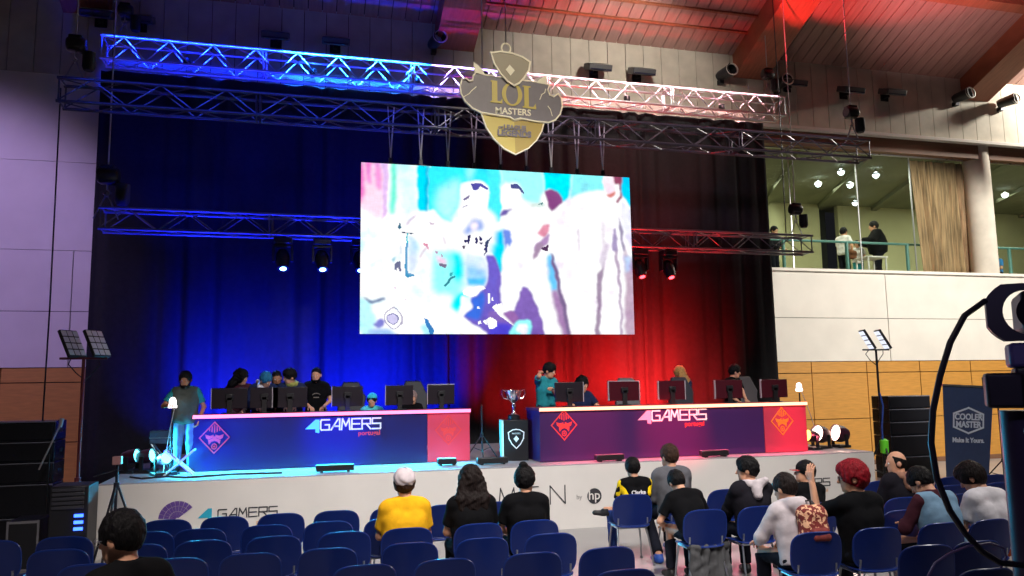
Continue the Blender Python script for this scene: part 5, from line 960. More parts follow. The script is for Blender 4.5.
# ------------------------------------------------------------------ audience chairs
blue = mat('chair_blue', (10, 29, 88), .36, vary=.06, scale=5); blue_rim = mat('chair_rim_highlight', (16, 42, 112), .28)  # lighter rim paints the highlight along the rolled edge
def sup(a, rx, ry, n=3.2, top=1.0):
    c, s_ = math.cos(a), math.sin(a); return (rx * math.copysign(abs(c) ** (2 / n), c), ry * math.copysign(abs(s_) ** (2 / n), s_) )
def shell(f, rx, ry, n, th):
    # rounded panel: rings from centre to rim, both faces
    M = MB(); K = 36; rings = [.0, .35, .65, .88, 1.0]; vs, fs = [], []
    for d in (0, th):
        for q in rings:
            for k in range(K):
                x, y = sup(2 * math.pi * k / K, rx * q, ry * q, n if q > .5 else 2.2); vs.append(f(x, y, d))
    NR = len(rings)
    for side in (0, 1):
        o = side * NR * K
        for i in range(NR - 1):
            for k in range(K):
                l = (k + 1) % K; q = (o + i*K + k, o + i*K + l, o + (i+1)*K + l, o + (i+1)*K + k); fs.append(q if side else q[::-1])
    o = NR * K
    for k in range(K): l = (k + 1) % K; fs.append(((NR-1)*K + k, (NR-1)*K + l, o + (NR-1)*K + l, o + (NR-1)*K + k))
    M.add(vs, fs)
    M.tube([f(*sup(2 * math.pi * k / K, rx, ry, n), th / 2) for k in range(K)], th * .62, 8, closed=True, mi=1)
    return M
fb = lambda x, y, d: (x, -.205 - .12 * y + .75 * x * x - .05 * (1 - (y / .19) ** 2) * 0 + d, .655 + y)
fsd = lambda x, y, d: (x, y + .01, .445 + .35 * x * x * (1 if y < .12 else .6) - (max(0, y - .12) ** 2) * 2.2 + d)
ch0 = thing('chair', (0, 0, 0), 'blue', 'chair', 'blue audience chairs')
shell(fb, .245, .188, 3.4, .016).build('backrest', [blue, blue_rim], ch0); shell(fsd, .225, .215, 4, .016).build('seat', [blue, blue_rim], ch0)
for sx in (-1, 1):
    for p in ([(sx * .18, .16, .43), (sx * .205, .19, .2), (sx * .215, .215, .0)], [(sx * .18, -.12, .43), (sx * .205, -.19, .2), (sx * .22, -.255, .0)]):
        M = MB(); M.tube(p, .0115, 8); M.cyl(p[2], (p[2][0], p[2][1], .02), .016, n=10); M.build('leg', steel, ch0)
M = MB()
for sx in (-1, 1): M.tube([(sx * .18, .16, .43), (sx * .18, -.12, .43), (sx * .185, -.15, .46), (sx * .185, -.165, .56)], .0115, 8)
M.tube([(-.18, .14, .428), (.18, .14, .428)], .01, 8); M.tube([(-.18, -.1, .428), (.18, -.1, .428)], .01, 8); M.build('frame', steel, ch0)
used = [0]
def chair(x, row, label, rz=0):
    loc = (x, row + .235, 0)
    if not used[0]:
        used[0] = 1; ch0.location = loc; ch0.rotation_euler = (0, 0, R(rz)); ch0['label'] = label; return ch0
    return dup(ch0, loc, R(rz), label)
ROW = {1: 9.21, 2: 8.5, 3: 7.84, 4: 7.1, 5: 6.35, 6: 5.56, 7: 4.75}
occ = {(3, 1.05): 'under the person in the yellow shirt', (3, 1.75): 'under the long haired woman in black', (3, 2.35): 'under the person with the hair bun'}
for r, xs in ((1, (-1.31, -.73, -.155, .45, 1.06, 1.69, 2.33)), (2, (-2.72, -2.1, -1.39, -.9, -.27, .33, .93)), (3, (-1.98, -1.35, -.81, -.2, .45, 1.05, 1.75, 2.35)), (4, (-1.57, -.93, -.35, .28, .98, 1.62, 2.28)), (5, (.52, 1.15, 1.88, 2.53)), (6, (2.36,))):
    for i, x in enumerate(xs):
        o = occ.get((r, x)); lb = 'blue chair %s' % o if o else ('empty blue chair, %s from the left in the %s row from the stage' % (ORD[i + 1], ORD[r]) if r < 6 else 'empty blue chair cut by the bottom edge beside the aisle')
        chair(x, ROW[r], lb, random.uniform(-3, 3))
for x, r, rz, lb in ((4.03, 1, -6, 'blue chair under the person in the black and yellow jersey'), (4.72, 1, 0, 'blue chair under the man in the grey jacket'), (5.27, 1, 4, 'empty blue chair in the front row right of the man in grey'), (4.27, 3, -4, 'blue chair with a dark coat below its seat, behind the man in the black shirt'),
                     (4.9, 3, 0, 'blue chair under the man with the dark hooded jacket'), (5.66, 3, 3, 'blue chair under the person with the red cap brim'), (4.57, 5, -5, 'blue chair under the person with the patterned backpack'), (5.22, 5, -4, 'blue chair under the red haired man'), (5.94, 5, -4, 'blue chair under the man in the denim vest'),
                     (6.5, 5, 0, 'blue chair under the man in the white shirt'), (5.06, 6, -8, 'empty blue chair at the bottom, behind the man in the denim vest'), (5.55, 6, -3, 'empty blue chair at the bottom, behind the man in white'), (6.79, 3, 0, 'blue chair under the balding man'), (6.13, 4, 0, 'empty blue chair between the balding man and the man in denim'),
                     (7.6, 3, 3, 'empty blue chair before the banner, third of its column from the stage'), (8.12, 2, 0, 'empty blue chair before the banner, second of its column from the stage'), (8.78, 1, 0, 'empty blue chair before the banner, nearest the stage'), (7.63, 1, 0, 'empty blue chair right of the stage corner behind the red haired man'),
                     (9.52, 1, 0, 'empty blue chair right of the banner, nearest the stage'), (8.84, 2, 2, 'empty blue chair right of the banner, second from the stage'), (4.82, 7, -5, 'empty blue chair cut by the bottom right corner')): chair(x, ROW[r], lb, rz)

# ------------------------------------------------------------------ audience
c_yel = cloth('yellow', (235, 175, 30)); c_blk = cloth('black', (11, 11, 14)); c_nav = cloth('navy', (32, 40, 70)); c_jean = cloth('jeans', (44, 66, 130)); c_dj = cloth('dark_jeans', (20, 22, 32))
c_gry = cloth('grey', (92, 92, 98)); c_lgr = cloth('light_grey', (186, 176, 180)); c_drk = cloth('dark_jacket', (26, 24, 31)); c_den = cloth('denim', (120, 152, 178)); c_wht = cloth('white', (226, 222, 226)); c_tea = cloth('teal', (40, 130, 140)); c_mar = cloth('maroon', (70, 34, 44))
def seat(x, r, label, dx=0, dy=0, **k):
    k.setdefault('s', 1.02); return person(label, (x + dx, ROW[r] + .225 + dy, 0), **k)
def cap_hat(m):
    def f(root, j):
        H, HM = j['H'], j['HM']; T = Sdf(); T.ell(H(0, -.015, .055), (.105, .12, .1), HM).ell(H(0, -.06, .05), (.09, .08, .08), HM, k=.03).plane(H(0, 0, -.015), -j['hu']); T.noise = (.006, 45)
        T.build('cap', m, root, .008)
    return f
seat(1.05, 3, 'person in yellow t-shirt and pale cap seen from behind', shirt=c_yel, pants=c_dj, hair=('short', HBR), look=(-8, 6), fat=.024, s=1.05, extra=cap_hat(cloth('cap_pale', (206, 194, 198))))
seat(1.75, 3, 'woman with long dark hair in a black top seen from behind', dx=-.02, shirt=c_blk, pants=c_dj, hair=('long', HD), s=1.05, fat=.008)
seat(2.35, 3, 'person with a dark hair bun in a black t-shirt seen from behind', dx=-.05, shirt=c_blk, pants=c_dj, hair=('bun', HB), look=(-20, 0), turn=-6)
def jersey(root, j):
    pt, SH, EL = j['pt'], j['SH'], j['EL']; T = Sdf()
    for s_ in (-1, 1):
        T.cap(pt(s_ * .1, -.02, .462), SH[s_] + j['up'] * .01, .055, .062, k=.02).cap(SH[s_], SH[s_] + (EL[s_] - SH[s_]) * .55, .067, .066, k=.02, end=1)
        T.cap(SH[s_], pt(s_ * .15, -.07, .3), .055, .05, k=.02)
    T.plane(pt(0, .02, .3), j['fw']); T.build('shoulder_panel', cloth('jersey_yellow', (225, 190, 20)), root, .01)
    M = MB(); b = pt(0, -.142, .3); M.text('Clarke', .075, lambda a, c, d: tuple(b + j['rx'] * a + j['up'] * c + j['fw'] * d), -.01, bold=.002); b = pt(0, -.142, .37)
    M.span((0, 0, 0), (0, 0, 0)) if False else None
    M.build('lettering', c_wht, root, smooth=0)
seat(4.03, 1, 'person in a black and yellow jersey with one ankle across the knee', dx=.11, s=.92, shirt=c_blk, pants=c_jean, hair=('short', HB), look=(-5, 0), hands=('lap', (.14, .3, .6)), knees=((-.2, .43, .555), (.2, .42, .6)), feet=((((-.21, .4, .09)), (0, 1, 0)), ((-.3, .42, .64), (-.9, .35, .1))), shoe=BLACK_SHOE, extra=jersey, side=-2, turn=-5)
seat(4.72, 1, 'man in a grey jacket with short hair, sitting in the front row', dx=-.06, dy=.05, shirt=c_gry, sleeve='long', pants=c_dj, hair=('short', HBR), lean=2, look=(15, 0), s=1.08, feet=((((-.3, -.2, .09)), (0, 1, 0)), None), knees=((-.22, .3, .5), None), shoe=BLUE_SHOE, coat=.008)
seat(4.27, 3, 'man in a black t-shirt leaning forward left of an occupied blue chair', dx=.0, dy=.1, s=.95, shirt=c_blk, pants=c_dj, hair=('short', HB), lean=28, side=-4, look=(0, -8), hands=((-.2, .42, .62), (.1, .4, .66)))
def scarf(m):
    def f(root, j):
        pt = j['pt']; T = Sdf()
        for k in range(8):
            a0, a1 = 2 * math.pi * k / 8, 2 * math.pi * (k + 1) / 8; T.cap(pt(.085 * math.cos(a0), .085 * math.sin(a0) - .015, .5), pt(.085 * math.cos(a1), .085 * math.sin(a1) - .015, .5), .04, k=.02)
        T.cap(pt(.03, -.11, .48), pt(.1, -.14, .53), .05, .04, k=.03).cap(pt(0, -.12, .44), pt(0, -.14, .38), .06, .05, k=.03); T.noise = (.006, 40); T.build('hood', m, root, .01)
    return f
seat(4.9, 3, 'man in a dark jacket with a pale hood at the neck, head turned left', dx=.04, shirt=c_drk, sleeve='long', pants=c_dj, hair=('tall', HB), look=(55, 0), coat=.014, extra=scarf(c_lgr), hands=('knee', 'knee'))
seat(5.66, 3, 'person in black with a red cap brim pointing left', dx=.0, shirt=c_blk, sleeve='long', pants=c_dj, hair=('short', HB), look=(68, 8), extra=cap_extra(cloth('cap_black', (26, 24, 26)), False, cloth('cap_red', (190, 40, 44))), s=.94)
hd = seat(4.57, 5, 'person in a light grey hoodie wearing a patterned backpack', dx=-.03, dy=.08, shirt=c_lgr, sleeve='long', hood=True, pants=c_dj, hair=('short', HD), look=(20, -4), lean=12, s=1.0, hands=((-.16, .42, .66), (.12, .4, .64)), coat=.006)
seat(5.22, 5, 'red haired man with glasses in black raising a pointing hand', dx=-.04, shirt=c_blk, sleeve='short', pants=c_dj, hair=('mop', hairm('red', (122, 16, 28))), look=(52, 0), s=1.1, hands=((-.26, .3, 1.1), 'lap'), poles=((-.1, .3, -1), None), turn=6, fat=.01, extra=glasses_extra(black), face=True, skin='light', curl=.25)
def plaid(root, j):
    pt = j['pt']; M = MB()
    for k in range(4):
        M.tube([pt(-.19 + k * .125, -.135 + .05 * abs(k - 1.5) / 1.5, .2 + q * .06) for q in range(4)], .004, 6)
    M.tube([pt(q, -.15 + .6 * q * q, .3) for q in np.linspace(-.17, .17, 7)], .004, 6); M.build('check_line', c_lgr, root)
seat(6.79, 3, 'balding man in a dark checked jacket facing left', dx=.16, shirt=c_drk, sleeve='long', pants=c_dj, hair=('bald', HB), look=(66, 0), coat=.016, skin='light', face=True, extra=scarf(cloth('collar_tan', (150, 110, 92))))
def vest(m, g=.034, hem=-.05):
    def f(root, j):
        pt, P, rx = j['pt'], j['P'], j['rx']; T = Sdf(); T.cap(P - rx * .065, P + rx * .065, .105 + g, k=.04)
        for q in (-1, 1): T.cap(pt(q * .06, 0, 0), pt(q * .075, 0, .3), .1 + g, .112 + g, k=.04).cap(pt(q * .07, 0, .3), pt(q * .1, -.01, .43), .108 + g, .066 + g, k=.04)
        T.cap(pt(-.14, -.01, .435), pt(.14, -.01, .435), .052 + g, k=.04)
        T.plane(pt(0, 0, hem), -j['up']).plane(pt(0, 0, .52), j['up']).bite(pt(.27, 0, .34), (.05, .2, .12)).bite(pt(-.27, 0, .34), (.05, .2, .12)); T.noise = (.005, 26); T.build('vest', m, root, .01)
    return f
seat(5.94, 5, 'man in a pale denim vest over dark red sleeves, head bowed', dx=.2, dy=.02, shirt=c_mar, sleeve='long', pants=c_dj, hair=('short', HB), look=(24, -26), lean=14, s=1.04, extra=vest(c_den), hands=((-.14, .36, .72), (.05, .36, .72)))
seat(6.5, 5, 'man in a white t-shirt with dark hair, head bowed to the left', dx=.21, dy=.0, shirt=c_wht, pants=cloth('orange_trousers', (200, 90, 40)), hair=('mop', HD), look=(38, -22), lean=10, s=1.04)
person('person with short dark hair and glasses in black, close at the lower left', (-.79, 4.42, 0), rz=42, s=.945, sit=False, shirt=c_blk, pants=c_dj, hair=('short', HB), look=(22, -4), skin='light', face=True, extra=glasses_extra(steel), group='standing people', res=.009, hands=('down', 'down'))
# the backpack and the coat are carried, not worn parts
bp_m = mat('backpack_pattern', (196, 84, 60), .8, vary=.6, scale=26)
cr = [n for n in bp_m.node_tree.nodes if n.type == 'VALTORGB'][0].color_ramp; cr.interpolation = 'CONSTANT'
for e, (q, c) in zip([cr.elements[0], cr.elements[1], cr.elements.new(.6), cr.elements.new(.72)], ((0, (120, 40, 36)), (.42, (214, 92, 48)), (.53, (232, 178, 140)), (.6, (196, 62, 44)))): e.position = q; e.color = lin(c)
bk = thing('backpack', (4.60, 6.5, .68), 'orange and red patterned backpack on the back of the hooded person', 'backpack', rot=(R(-12), 0, R(-4)))
T = Sdf(); T.cap((-.08, -.04, .06), (.08, -.04, .06), .085, k=.03).cap((-.07, -.04, .3), (.07, -.04, .3), .075, k=.03).cap((-.06, -.03, .06), (-.06, -.03, .3), .09, .08, k=.03).cap((.06, -.03, .06), (.06, -.03, .3), .09, .08, k=.03); T.noise = (.005, 30); T.plane((0, .035, 0), (0, 1, 0)); T.build('bag', bp_m, bk, .01)
T = Sdf(); T.cap((-.06, -.13, .09), (.06, -.13, .09), .04, k=.02).cap((-.055, -.13, .14), (.055, -.13, .14), .035, k=.02); T.build('front_pocket', mat('backpack_dark', (120, 44, 40), .8, vary=.4, scale=22), bk, .008)
for s_ in (-1, 1): M = MB(); M.tube([(s_ * .08, .02, .36), (s_ * .1, .1, .41), (s_ * .12, .22, .38), (s_ * .13, .27, .2)], .018, 8); M.build('strap', mat('strap_dark', (40, 34, 36), .7), bk)
M = MB(); M.tube([(-.03, .0, .37), (-.02, -.01, .42), (.02, -.01, .42), (.03, .0, .37)], .009, 8); M.build('handle', MATS['strap_dark'], bk)
T = Sdf(); rnd = random.Random(4)
for k in range(9):
    x = -.2 + k * .05; T.cap((x, rnd.uniform(-.04, .04), .02), (x + rnd.uniform(-.03, .03), rnd.uniform(-.03, .03), -.36 - rnd.uniform(0, .05)), .035, .05, k=.025)
ct = thing('coat', (4.3, 7.93, .43), 'dark grey coat hanging below a chair back in the right block', 'coat'); T.noise = (.012, 26); T.build('cloth', cloth('coat_grey', (74, 74, 76)), ct, .012)
T = Sdf(); T.cap((-.22, .0, .02), (.22, .0, .02), .035, k=.02); T.noise = (.008, 30); T.build('collar', cloth('coat_collar', (52, 52, 54)), ct, .012)

# ------------------------------------------------------------------ people on stage
pg = 'people on the stage'
def stand(x, y, label, **k):
    k.setdefault('rz', 180); k.setdefault('sit', False); k.setdefault('group', pg); k.setdefault('face', True); k.setdefault('pants', c_dj); k.setdefault('shirt', c_blk)
    return person(label, (x, y, S0), **k)
dark_g = cloth('poncho_grey', (72, 78, 76))
stand(-1.66, 13.12, 'bearded man standing at the left end of the left desk in teal and grey', s=.9, shirt=c_tea, pants=cloth('pale_jeans', (90, 130, 170)), skin='tan', hair=('short', HB), beard=HB, extra=vest(dark_g, .036, -.12), hands=('down', (.2, .3, 1.13)), look=(-6, -6))
stand(-.95, 14.25, 'woman with long curly black hair turned to the right', s=.94, lean=16, look=(62, -8), hair=('curly', HB), shirt=c_mar, sleeve='none', hands=((-.1, .4, .95), (.1, .42, .95)))
stand(-.56, 14.05, 'man with blue tinted hair looking down at his hands', s=.93, lean=18, look=(42, -24), hair=('short', hairm('blue', (40, 110, 150))), shirt=c_nav, sleeve='long', coat=.01, hands=((-.05, .34, 1.02), (.08, .34, 1.0)), extra=scarf(c_wht))
stand(-.36, 14.55, 'bearded man in black leaning in between two others', s=.93, lean=14, look=(6, -4), hair=('buzz', HB), beard=HB, sleeve='long', skin='tan', hands=((.0, .35, 1.0), (.1, .3, 1.0)))
stand(-.1, 14.05, 'man with black hair seen in profile facing left', s=.94, lean=14, look=(-66, -12), hair=('tall', HB), shirt=c_nav, sleeve='long', hands=((-.06, .36, .98), (.1, .36, .98)), extra=scarf(cloth('collar_olive', (150, 150, 80))))
def print_extra(root, j):
    pt = j['pt']; M = MB()
    for k in range(7): M.tube([pt(.075 * math.cos(R(20 + k * 20)), .158, .26 + .05 * math.sin(R(20 + k * 20))), pt(.075 * math.cos(R(38 + k * 20)), .158, .26 + .05 * math.sin(R(38 + k * 20)))], .009, 6)
    M.span(tuple(pt(-.05, .15, .225)), tuple(pt(.05, .162, .245))); M.build('print', cloth('print_grey', (120, 112, 106)), root)
stand(.31, 14.35, 'tall bearded man standing in a black t-shirt with a grey print', s=.945, look=(-14, -4), hair=('buzz', HB), beard=HB, hands=((-.14, .3, .98), (.12, .3, .98)), extra=print_extra)
stand(1.25, 14.05, 'kid in a bright teal cap sitting at the left desk', sit=True, seat=.4, s=.83, look=(-18, -6), hair=('short', HB), shirt=cloth('aqua', (90, 200, 210)), extra=cap_hat(cloth('cap_teal', (60, 190, 205))), hands=((-.12, .38, .62), (.12, .38, .62)))
stand(1.97, 14.3, 'seated person with pale hair half hidden by a monitor on the left desk', sit=True, seat=.42, s=.85, look=(10, -10), hair=('short', hairm('ash', (140, 120, 118))), hands=((-.12, .38, .62), (.12, .38, .62)))
stand(4.22, 13.42, 'man in a teal t-shirt holding a hand to his ear', s=.955, look=(38, -14), hair=('tall', HB), shirt=c_tea, pants=c_nav, skin='light', hands=((-.04, .27, 1.2), (.13, .1, 1.52)), poles=(None, (.35, .25, -1)), turn=16, curl=.8)
stand(4.93, 13.62, 'dark haired woman sitting behind the leftmost monitor of the right desk', sit=True, seat=.5, s=1.0, look=(24, -12), hair=('long', HB), shirt=c_nav, hands=((-.2, .42, .78), (.1, .42, .72)))
stand(7.2, 13.95, 'blonde woman seen from behind at the right desk', rz=20, s=.915, look=(18, -6), face=False, hair=('long', hairm('blonde', (168, 128, 76))), shirt=c_nav, sleeve='long', lean=8)
stand(8.1, 13.75, 'man in a black sports top facing right at the right desk', s=.92, look=(56, -4), hair=('tall', HB), hands=((-.1, .36, .96), (.1, .36, .96)), extra=lambda root, j: (lambda M: M.build('print', c_wht, root))(MB().tube([j['pt'](.12, .148, .36), j['pt'](.06, .158, .355), j['pt'](.0, .158, .37)], .012, 6)), turn=20)

# ------------------------------------------------------------------ people on the balcony
def balc(x, y, label, **k):
    k.setdefault('rz', 180); k.setdefault('sit', False); k.setdefault('res', .014); k.setdefault('pants', c_dj)
    return person(label, (x, y, 5.05), group='people on the balcony', **k)
balc(15.75, 20.0, 'person in a white shirt with a brown bag standing on the balcony', rz=-70, shirt=c_wht, hair=('short', HB), s=1.02, hands=((-.1, .34, 1.1), 'down'), extra=lambda root, j: Sdf().cap(j['pt'](.2, -.05, -.02), j['pt'](.24, .12, -.02), .1, .09, k=.02).cap(j['pt'](.2, -.05, -.1), j['pt'](.24, .12, -.1), .1, .09, k=.02).build('bag', cloth('bag_brown', (110, 72, 50)), root, .014))
balc(16.98, 20.0, 'tall person in a long dark coat standing on the balcony', rz=60, shirt=c_blk, sleeve='long', hair=('short', HB), s=1.16, coat=.045, fat=.05, hands=((-.2, .4, 1.15), (.05, .42, 1.15)))
balc(16.72, 20.6, 'small person in pale clothes between two adults on the balcony', rz=150, shirt=c_wht, pants=c_tea, hair=('short', HB), s=.86, face=True)
balc(13.35, 20.0, 'dark dressed person behind the right truss end on the balcony', rz=-160, shirt=c_drk, sleeve='long', hair=('short', HB), s=.98)
balc(21.0, 19.6, 'person in a blue t-shirt sitting low at the right window', sit=True, seat=.3, rz=100, shirt=cloth('bright_blue', (60, 130, 200)), hair=('short', HB), s=.86)
balc(20.3, 19.9, 'person with bare arms sitting low beside the pillar', sit=True, seat=.3, rz=-100, shirt=c_wht, sleeve='none', hair=('short', HBR), s=.8)
tb = thing('table', (16.2, 19.4, 5.05), 'small white table between the people on the balcony', 'table')
M = MB(); M.span((-.35, -.3, .68), (.35, .3, .72)); M.build('tabletop', c_wht, tb, bevel=.01)
for a in (-1, 1):
    for b in (-1, 1): M = MB(); M.cyl((a * .3, b * .25, 0), (a * .3, b * .25, .68), .025, n=10); M.build('leg', c_wht, tb)
teal_m = mat('rail_teal', (80, 130, 130), .45)
rl = thing('railing', (16.0, 18.85, 5.05), 'teal handrail on posts behind the balcony window', 'railing')
M = MB(); M.cyl((-4.7, 0, 1.04), (2.6, 0, 1.04), .035, n=10); M.cyl((3.4, 0, 1.04), (14, 0, 1.04), .035, n=10); M.build('handrail', teal_m, rl)
for x in (-3.1, -1.05, 1.0, 4.7, 7.0): M = MB(); M.cyl((x, 0, 0), (x, 0, 1.04), .05, n=10); M.build('post', teal_m, rl)
for i, (x, y, z) in enumerate([(15.84, 21.1, 8.4), (15.61, 19.7, 8.4), (16.95, 21.0, 8.4), (18.86, 23.18, 8.4), (16.91, 19.78, 8.4), (19.62, 21.12, 8.4), (23.21, 21.09, 8.4)]):
    t = thing('ceiling_lamp', (x, y, 8.6), 'bright lamp on the balcony ceiling, %s from the left' % ORD[i + 1], 'lamp', 'lamps on the balcony ceiling')
    M = MB(); M.cyl((0, 0, -.12), (0, 0, 0), .02, n=8); M.lathe([(0, -.12), (.1, -.14), (.13, -.2), (.12, -.2), (0, -.16)], (0, 0, 0), 18); M.build('shade', alu, t)
    M = MB(); M.ball((0, 0, -.2), .095, 14); M.build('bulb', glow('balcony_bulb', (235, 245, 255), 12), t)

# ------------------------------------------------------------------ light
W = bpy.data.worlds.new('hall'); sc.world = W; W.use_nodes = True
W.node_tree.nodes['Background'].inputs[0].default_value = (.8, .75, 1, 1); W.node_tree.nodes['Background'].inputs[1].default_value = .012
def aim(o, t):
    d = Vector(t) - o.location; o.rotation_euler = d.to_track_quat('-Z', 'Y').to_euler()
def spot(name, loc, to, col, e, ang=50, blend=.6, size=.06):
    l = bpy.data.lights.new(name, 'SPOT'); l.color = col; l.energy = e; l.spot_size = R(ang); l.spot_blend = blend; l.shadow_soft_size = size
    o = bpy.data.objects.new(name, l); COL.objects.link(o); o.location = loc; aim(o, to); return o
def area(name, loc, to, col, e, sx, sy):
    l = bpy.data.lights.new(name, 'AREA'); l.color = col; l.energy = e; l.shape = 'RECTANGLE'; l.size = sx; l.size_y = sy
    o = bpy.data.objects.new(name, l); COL.objects.link(o); o.location = loc; aim(o, to); return o
def point(name, loc, col, e, size=.06):
    l = bpy.data.lights.new(name, 'POINT'); l.color = col; l.energy = e; l.shadow_soft_size = size
    o = bpy.data.objects.new(name, l); COL.objects.link(o); o.location = loc; return o
BLUE, RED, CYAN = (.004, .012, 1), (1, .012, .012), (.05, .75, 1)
# uplights on the stage floor behind the desks wash the backdrop and the lowest truss
for x, e in ((-2.3, 500), (-1.3, 5200), (.95, 6200), (2.5, 3600)): spot('backdrop_wash_blue', (x, 15.4, 1.05), (x + .02, 17, 2.35), BLUE, e, 76, 1)
for x, e in ((4.5, 1000), (6.0, 3600), (7.6, 7000), (8.9, 1500)): spot('backdrop_wash_red', (x, 15.4, 1.05), (x + .03, 17, 2.4), RED, e, 74, 1)
for x in (-2.2, .2, 1.6): spot('truss_uplight', (x, 15.0, 1.1), (x, 15.5, 5.2), BLUE, 2600, 45, .6)
for x in (6.0, 8.0): spot('truss_uplight', (x, 15.0, 1.1), (x, 15.5, 5.2), RED, 2000, 45, .6)
# wash lights inside the top truss and added light strips without fixtures in front of it
for x, c, e in ((-2.3, BLUE, 9), (.2, (.02, .12, 1), 12), (2.4, (.16, .14, 1), 8), (5.2, (1, .62, .75), 4), (7.4, (1, .45, .5), 4), (9.9, (1, .36, .42), 4)): point('truss_wash', (x, 16.65, 8.98), c, e, .04)
for x, w, c, e in ((-1.9, 3.8, (.004, .02, 1), 110), (1.1, 3, (.01, .14, 1), 190), (3.8, 2, (.45, .3, 1), 60), (8.0, 6.6, (1, .5, .55), 75)):
    o = area('truss_fill', (x, 15.7, 9.2), (x, 16.65, 9.06), c, e, w, .05); o.data.spread = R(28)
o = area('truss_fill', (7.0, 12.2, 7.3), (7.0, 13.55, 6.9), (1, .7, .9), 9, 8, .05); o.data.spread = R(40)  # added strips light the middle truss and straps too
o = area('truss_fill', (-.6, 12.2, 7.3), (-.6, 13.55, 6.9), (.02, .05, 1), 9, 6, .05); o.data.spread = R(40)
# moving lights
for x in (-.32, .41, 1.13): spot('moving_beam', (x, 15.35, 4.35), (x + .3, 13.4, .97), (.1, .35, 1), 160, 40, .5)
for x in (7.05, 7.73): spot('moving_beam', (x, 15.35, 4.35), (x - .3, 13.0, .97), (1, .08, .12), 200, 44, .5)
# floor wash lights and added spots on the desk fronts
spot('cyan_wash', (-2.3, 12.95, 1.3), (.5, 12.3, 1.05), CYAN, 420, 100, .7); spot('cyan_wash', (-1.9, 12.62, 1.15), (-1.5, 13.3, 1.2), CYAN, 60, 120, .8)
spot('blue_wash', (-2.0, 12.4, 1.25), (-.6, 13.05, 1.4), BLUE, 260, 90, .9); spot('desk_fill_blue', (.4, 9.5, 4.4), (.6, 13.05, 1.5), BLUE, 4500, 18, 1)  # desk spot hangs over the seats without fixture, added for blue on the front
spot('pink_wash', (9.2, 12.3, 1.25), (7.6, 12.25, 1.3), (1, .12, .2), 60, 100, .8); spot('pink_wash', (9.5, 12.6, 1.3), (8.6, 9, 1.2), (1, .6, .5), 40, 90, .8)
area('desk_wash_coral', (2.4, 12.55, 1.02), (2.4, 13.05, 1.6), (1, .2, .25), 2.5, .5, .05)
spot('desk_fill_red', (5.8, 9.0, 4.2), (6.1, 12.3, 1.4), (1, .012, .07), 2600, 22, 1); spot('desk_fill_red', (4.6, 9.0, 4.2), (4.6, 12.3, 1.45), (1, .012, .1), 1000, 20, 1); spot('desk_fill_red', (8.3, 9.0, 4.2), (8.4, 12.3, 1.35), (1, .03, .1), 700, 14, 1)  # spots added over the seats, without fixtures, to redden the right desk
spot('plinth_wash', (2.75, 12.6, 1.1), (3.3, 12.95, 1.35), CYAN, 60, 60, .8)
# ceiling washes of the stage rig
spot('ceiling_wash_red', (9.6, 14.5, 8.2), (12.9, 14.3, 12.4), (1, .05, .06), 2200, 60, .3); spot('ceiling_wash_pink', (6.2, 14.6, 8.4), (7.6, 15.6, 11.8), (1, .35, .6), 90, 80, .8)
spot('ceiling_wash_warm', (14.2, 12.2, 9), (15.6, 14.4, 12.4), (1, .5, .55), 900, 80, .8)
spot('ceiling_wash_violet', (2.0, 14.2, 8.4), (.6, 15.5, 11.9), (.25, .12, 1), 25, 110, .8)
# hall lamps: bays between the roof beams, one over the audience, dim violet on the left wall, and added fills
spot('hall_spot', (7.6, 14.6, 10.4), (7.6, 18, 9.4), (1, .92, .8), 430, 110, .5, .2)
spot('hall_spot', (22.5, 16.7, 11.15), (17.5, 18, 6.5), (1, .93, .82), 1800, 140, .5, .2)
spot('hall_spot', (17.5, 8.5, 8.2), (16.6, 18, 3.5), (1, .95, .86), 6200, 59, .35, .3)
spot('hall_spot', (3.0, 3.5, 8.5), (3.6, 11.8, .4), (1, .96, .92), 3800, 66, .7, .5)
spot('hall_spot', (9.5, 3.5, 8.5), (7.0, 9.0, .5), (1, .95, .92), 1700, 70, .8, .5)
spot('hall_spot', (-.5, 1.5, 8.0), (-.3, 6.5, .6), (1, .9, .84), 2000, 75, .8, .5)
spot('hall_violet_spot', (-9, 9, 9.5), (-7.2, 18, 4.0), (.58, .4, 1), 2700, 54, .6, .3)
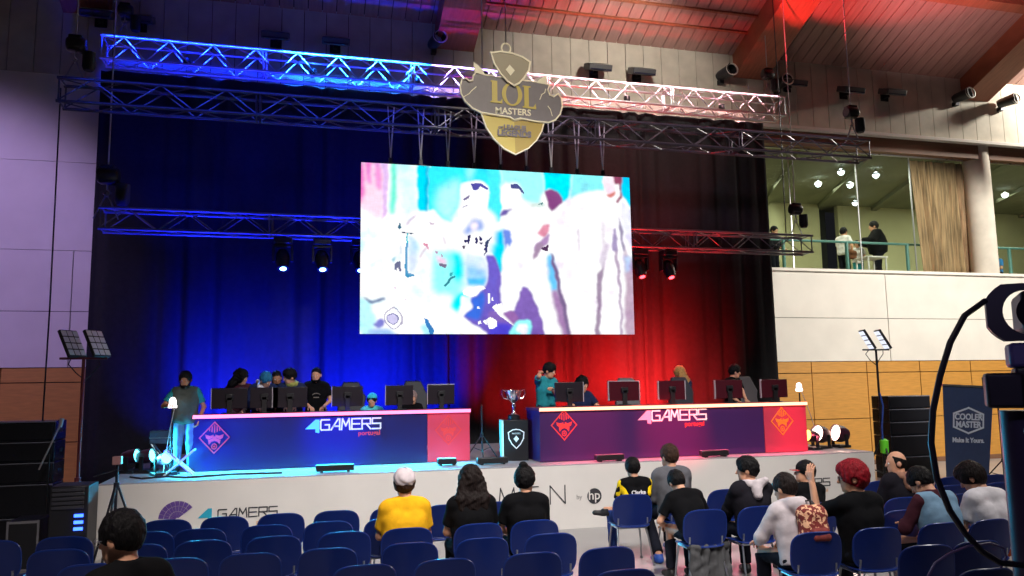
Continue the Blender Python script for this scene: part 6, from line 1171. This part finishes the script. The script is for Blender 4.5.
area('balcony_light', (15.5, 21, 8.5), (15.5, 21.3, 5), (1, 1, .78), 300, 5, 4); area('balcony_light', (23, 21, 8.5), (23, 21.3, 5), (1, 1, .78), 300, 6, 4)
spot('sign_spot', (3.4, 5.0, 9.5), (3.3, 12, 6.8), (1, .9, .74), 1300, 18, .4, .1)
spot('hall_spot', (10.5, 5, 9), (13.0, 13.6, 1.0), (1, .95, .92), 1500, 38, .5, .3)  # added spot, brightens the banner and right loudspeakers
spot('stage_face_fill', (3.2, 5.5, 7.5), (3.6, 13.8, 2.0), (.9, .93, 1), 280, 56, .6, .2)  # added frontal fill for the faces on stage
o = area('deck_fill', (.4, 12.95, 1.25), (.4, 12.3, .97), (.02, .6, 1), 200, 4.4, .04); o = area('deck_fill', (6.2, 12.22, 1.2), (6.2, 11.9, .97), (1, .12, .25), 25, 4.8, .04)  # added strips without fixtures, tint the deck edge cyan and red
spot('hall_violet_spot', (.4, .2, 3.4), (2.15, 1.95, 2.1), (.6, .5, 1), 30, 40, .5, .1)  # added violet fill on the video camera, stands for no actual lamp


# ------------------------------------------------------------------ camera
cam = bpy.data.cameras.new('camera'); cam.sensor_width = 36; cam.lens = 790 / 1024 * 36; cam.clip_start = .05; cam.clip_end = 200
co = bpy.data.objects.new('camera', cam); COL.objects.link(co)
th, ph, ro = R(15.16), R(7.03), R(.876)
f = Vector((math.sin(th) * math.cos(ph), math.cos(th) * math.cos(ph), math.sin(ph))); r0 = Vector((math.cos(th), -math.sin(th), 0)); u0 = r0.cross(f)
u = u0 * math.cos(ro) + r0 * math.sin(ro); r = r0 * math.cos(ro) - u0 * math.sin(ro)
co.matrix_world = Matrix(((r.x, u.x, -f.x, 0), (r.y, u.y, -f.y, 0), (r.z, u.z, -f.z, 2.2), (0, 0, 0, 1)))
sc.camera = co
vs_ = sc.view_settings; sc.display_settings.display_device = 'sRGB'; vs_.view_transform = 'Standard'; vs_.look = 'None'; vs_.exposure = 0.0; vs_.gamma = 1; vs_.use_curve_mapping = False
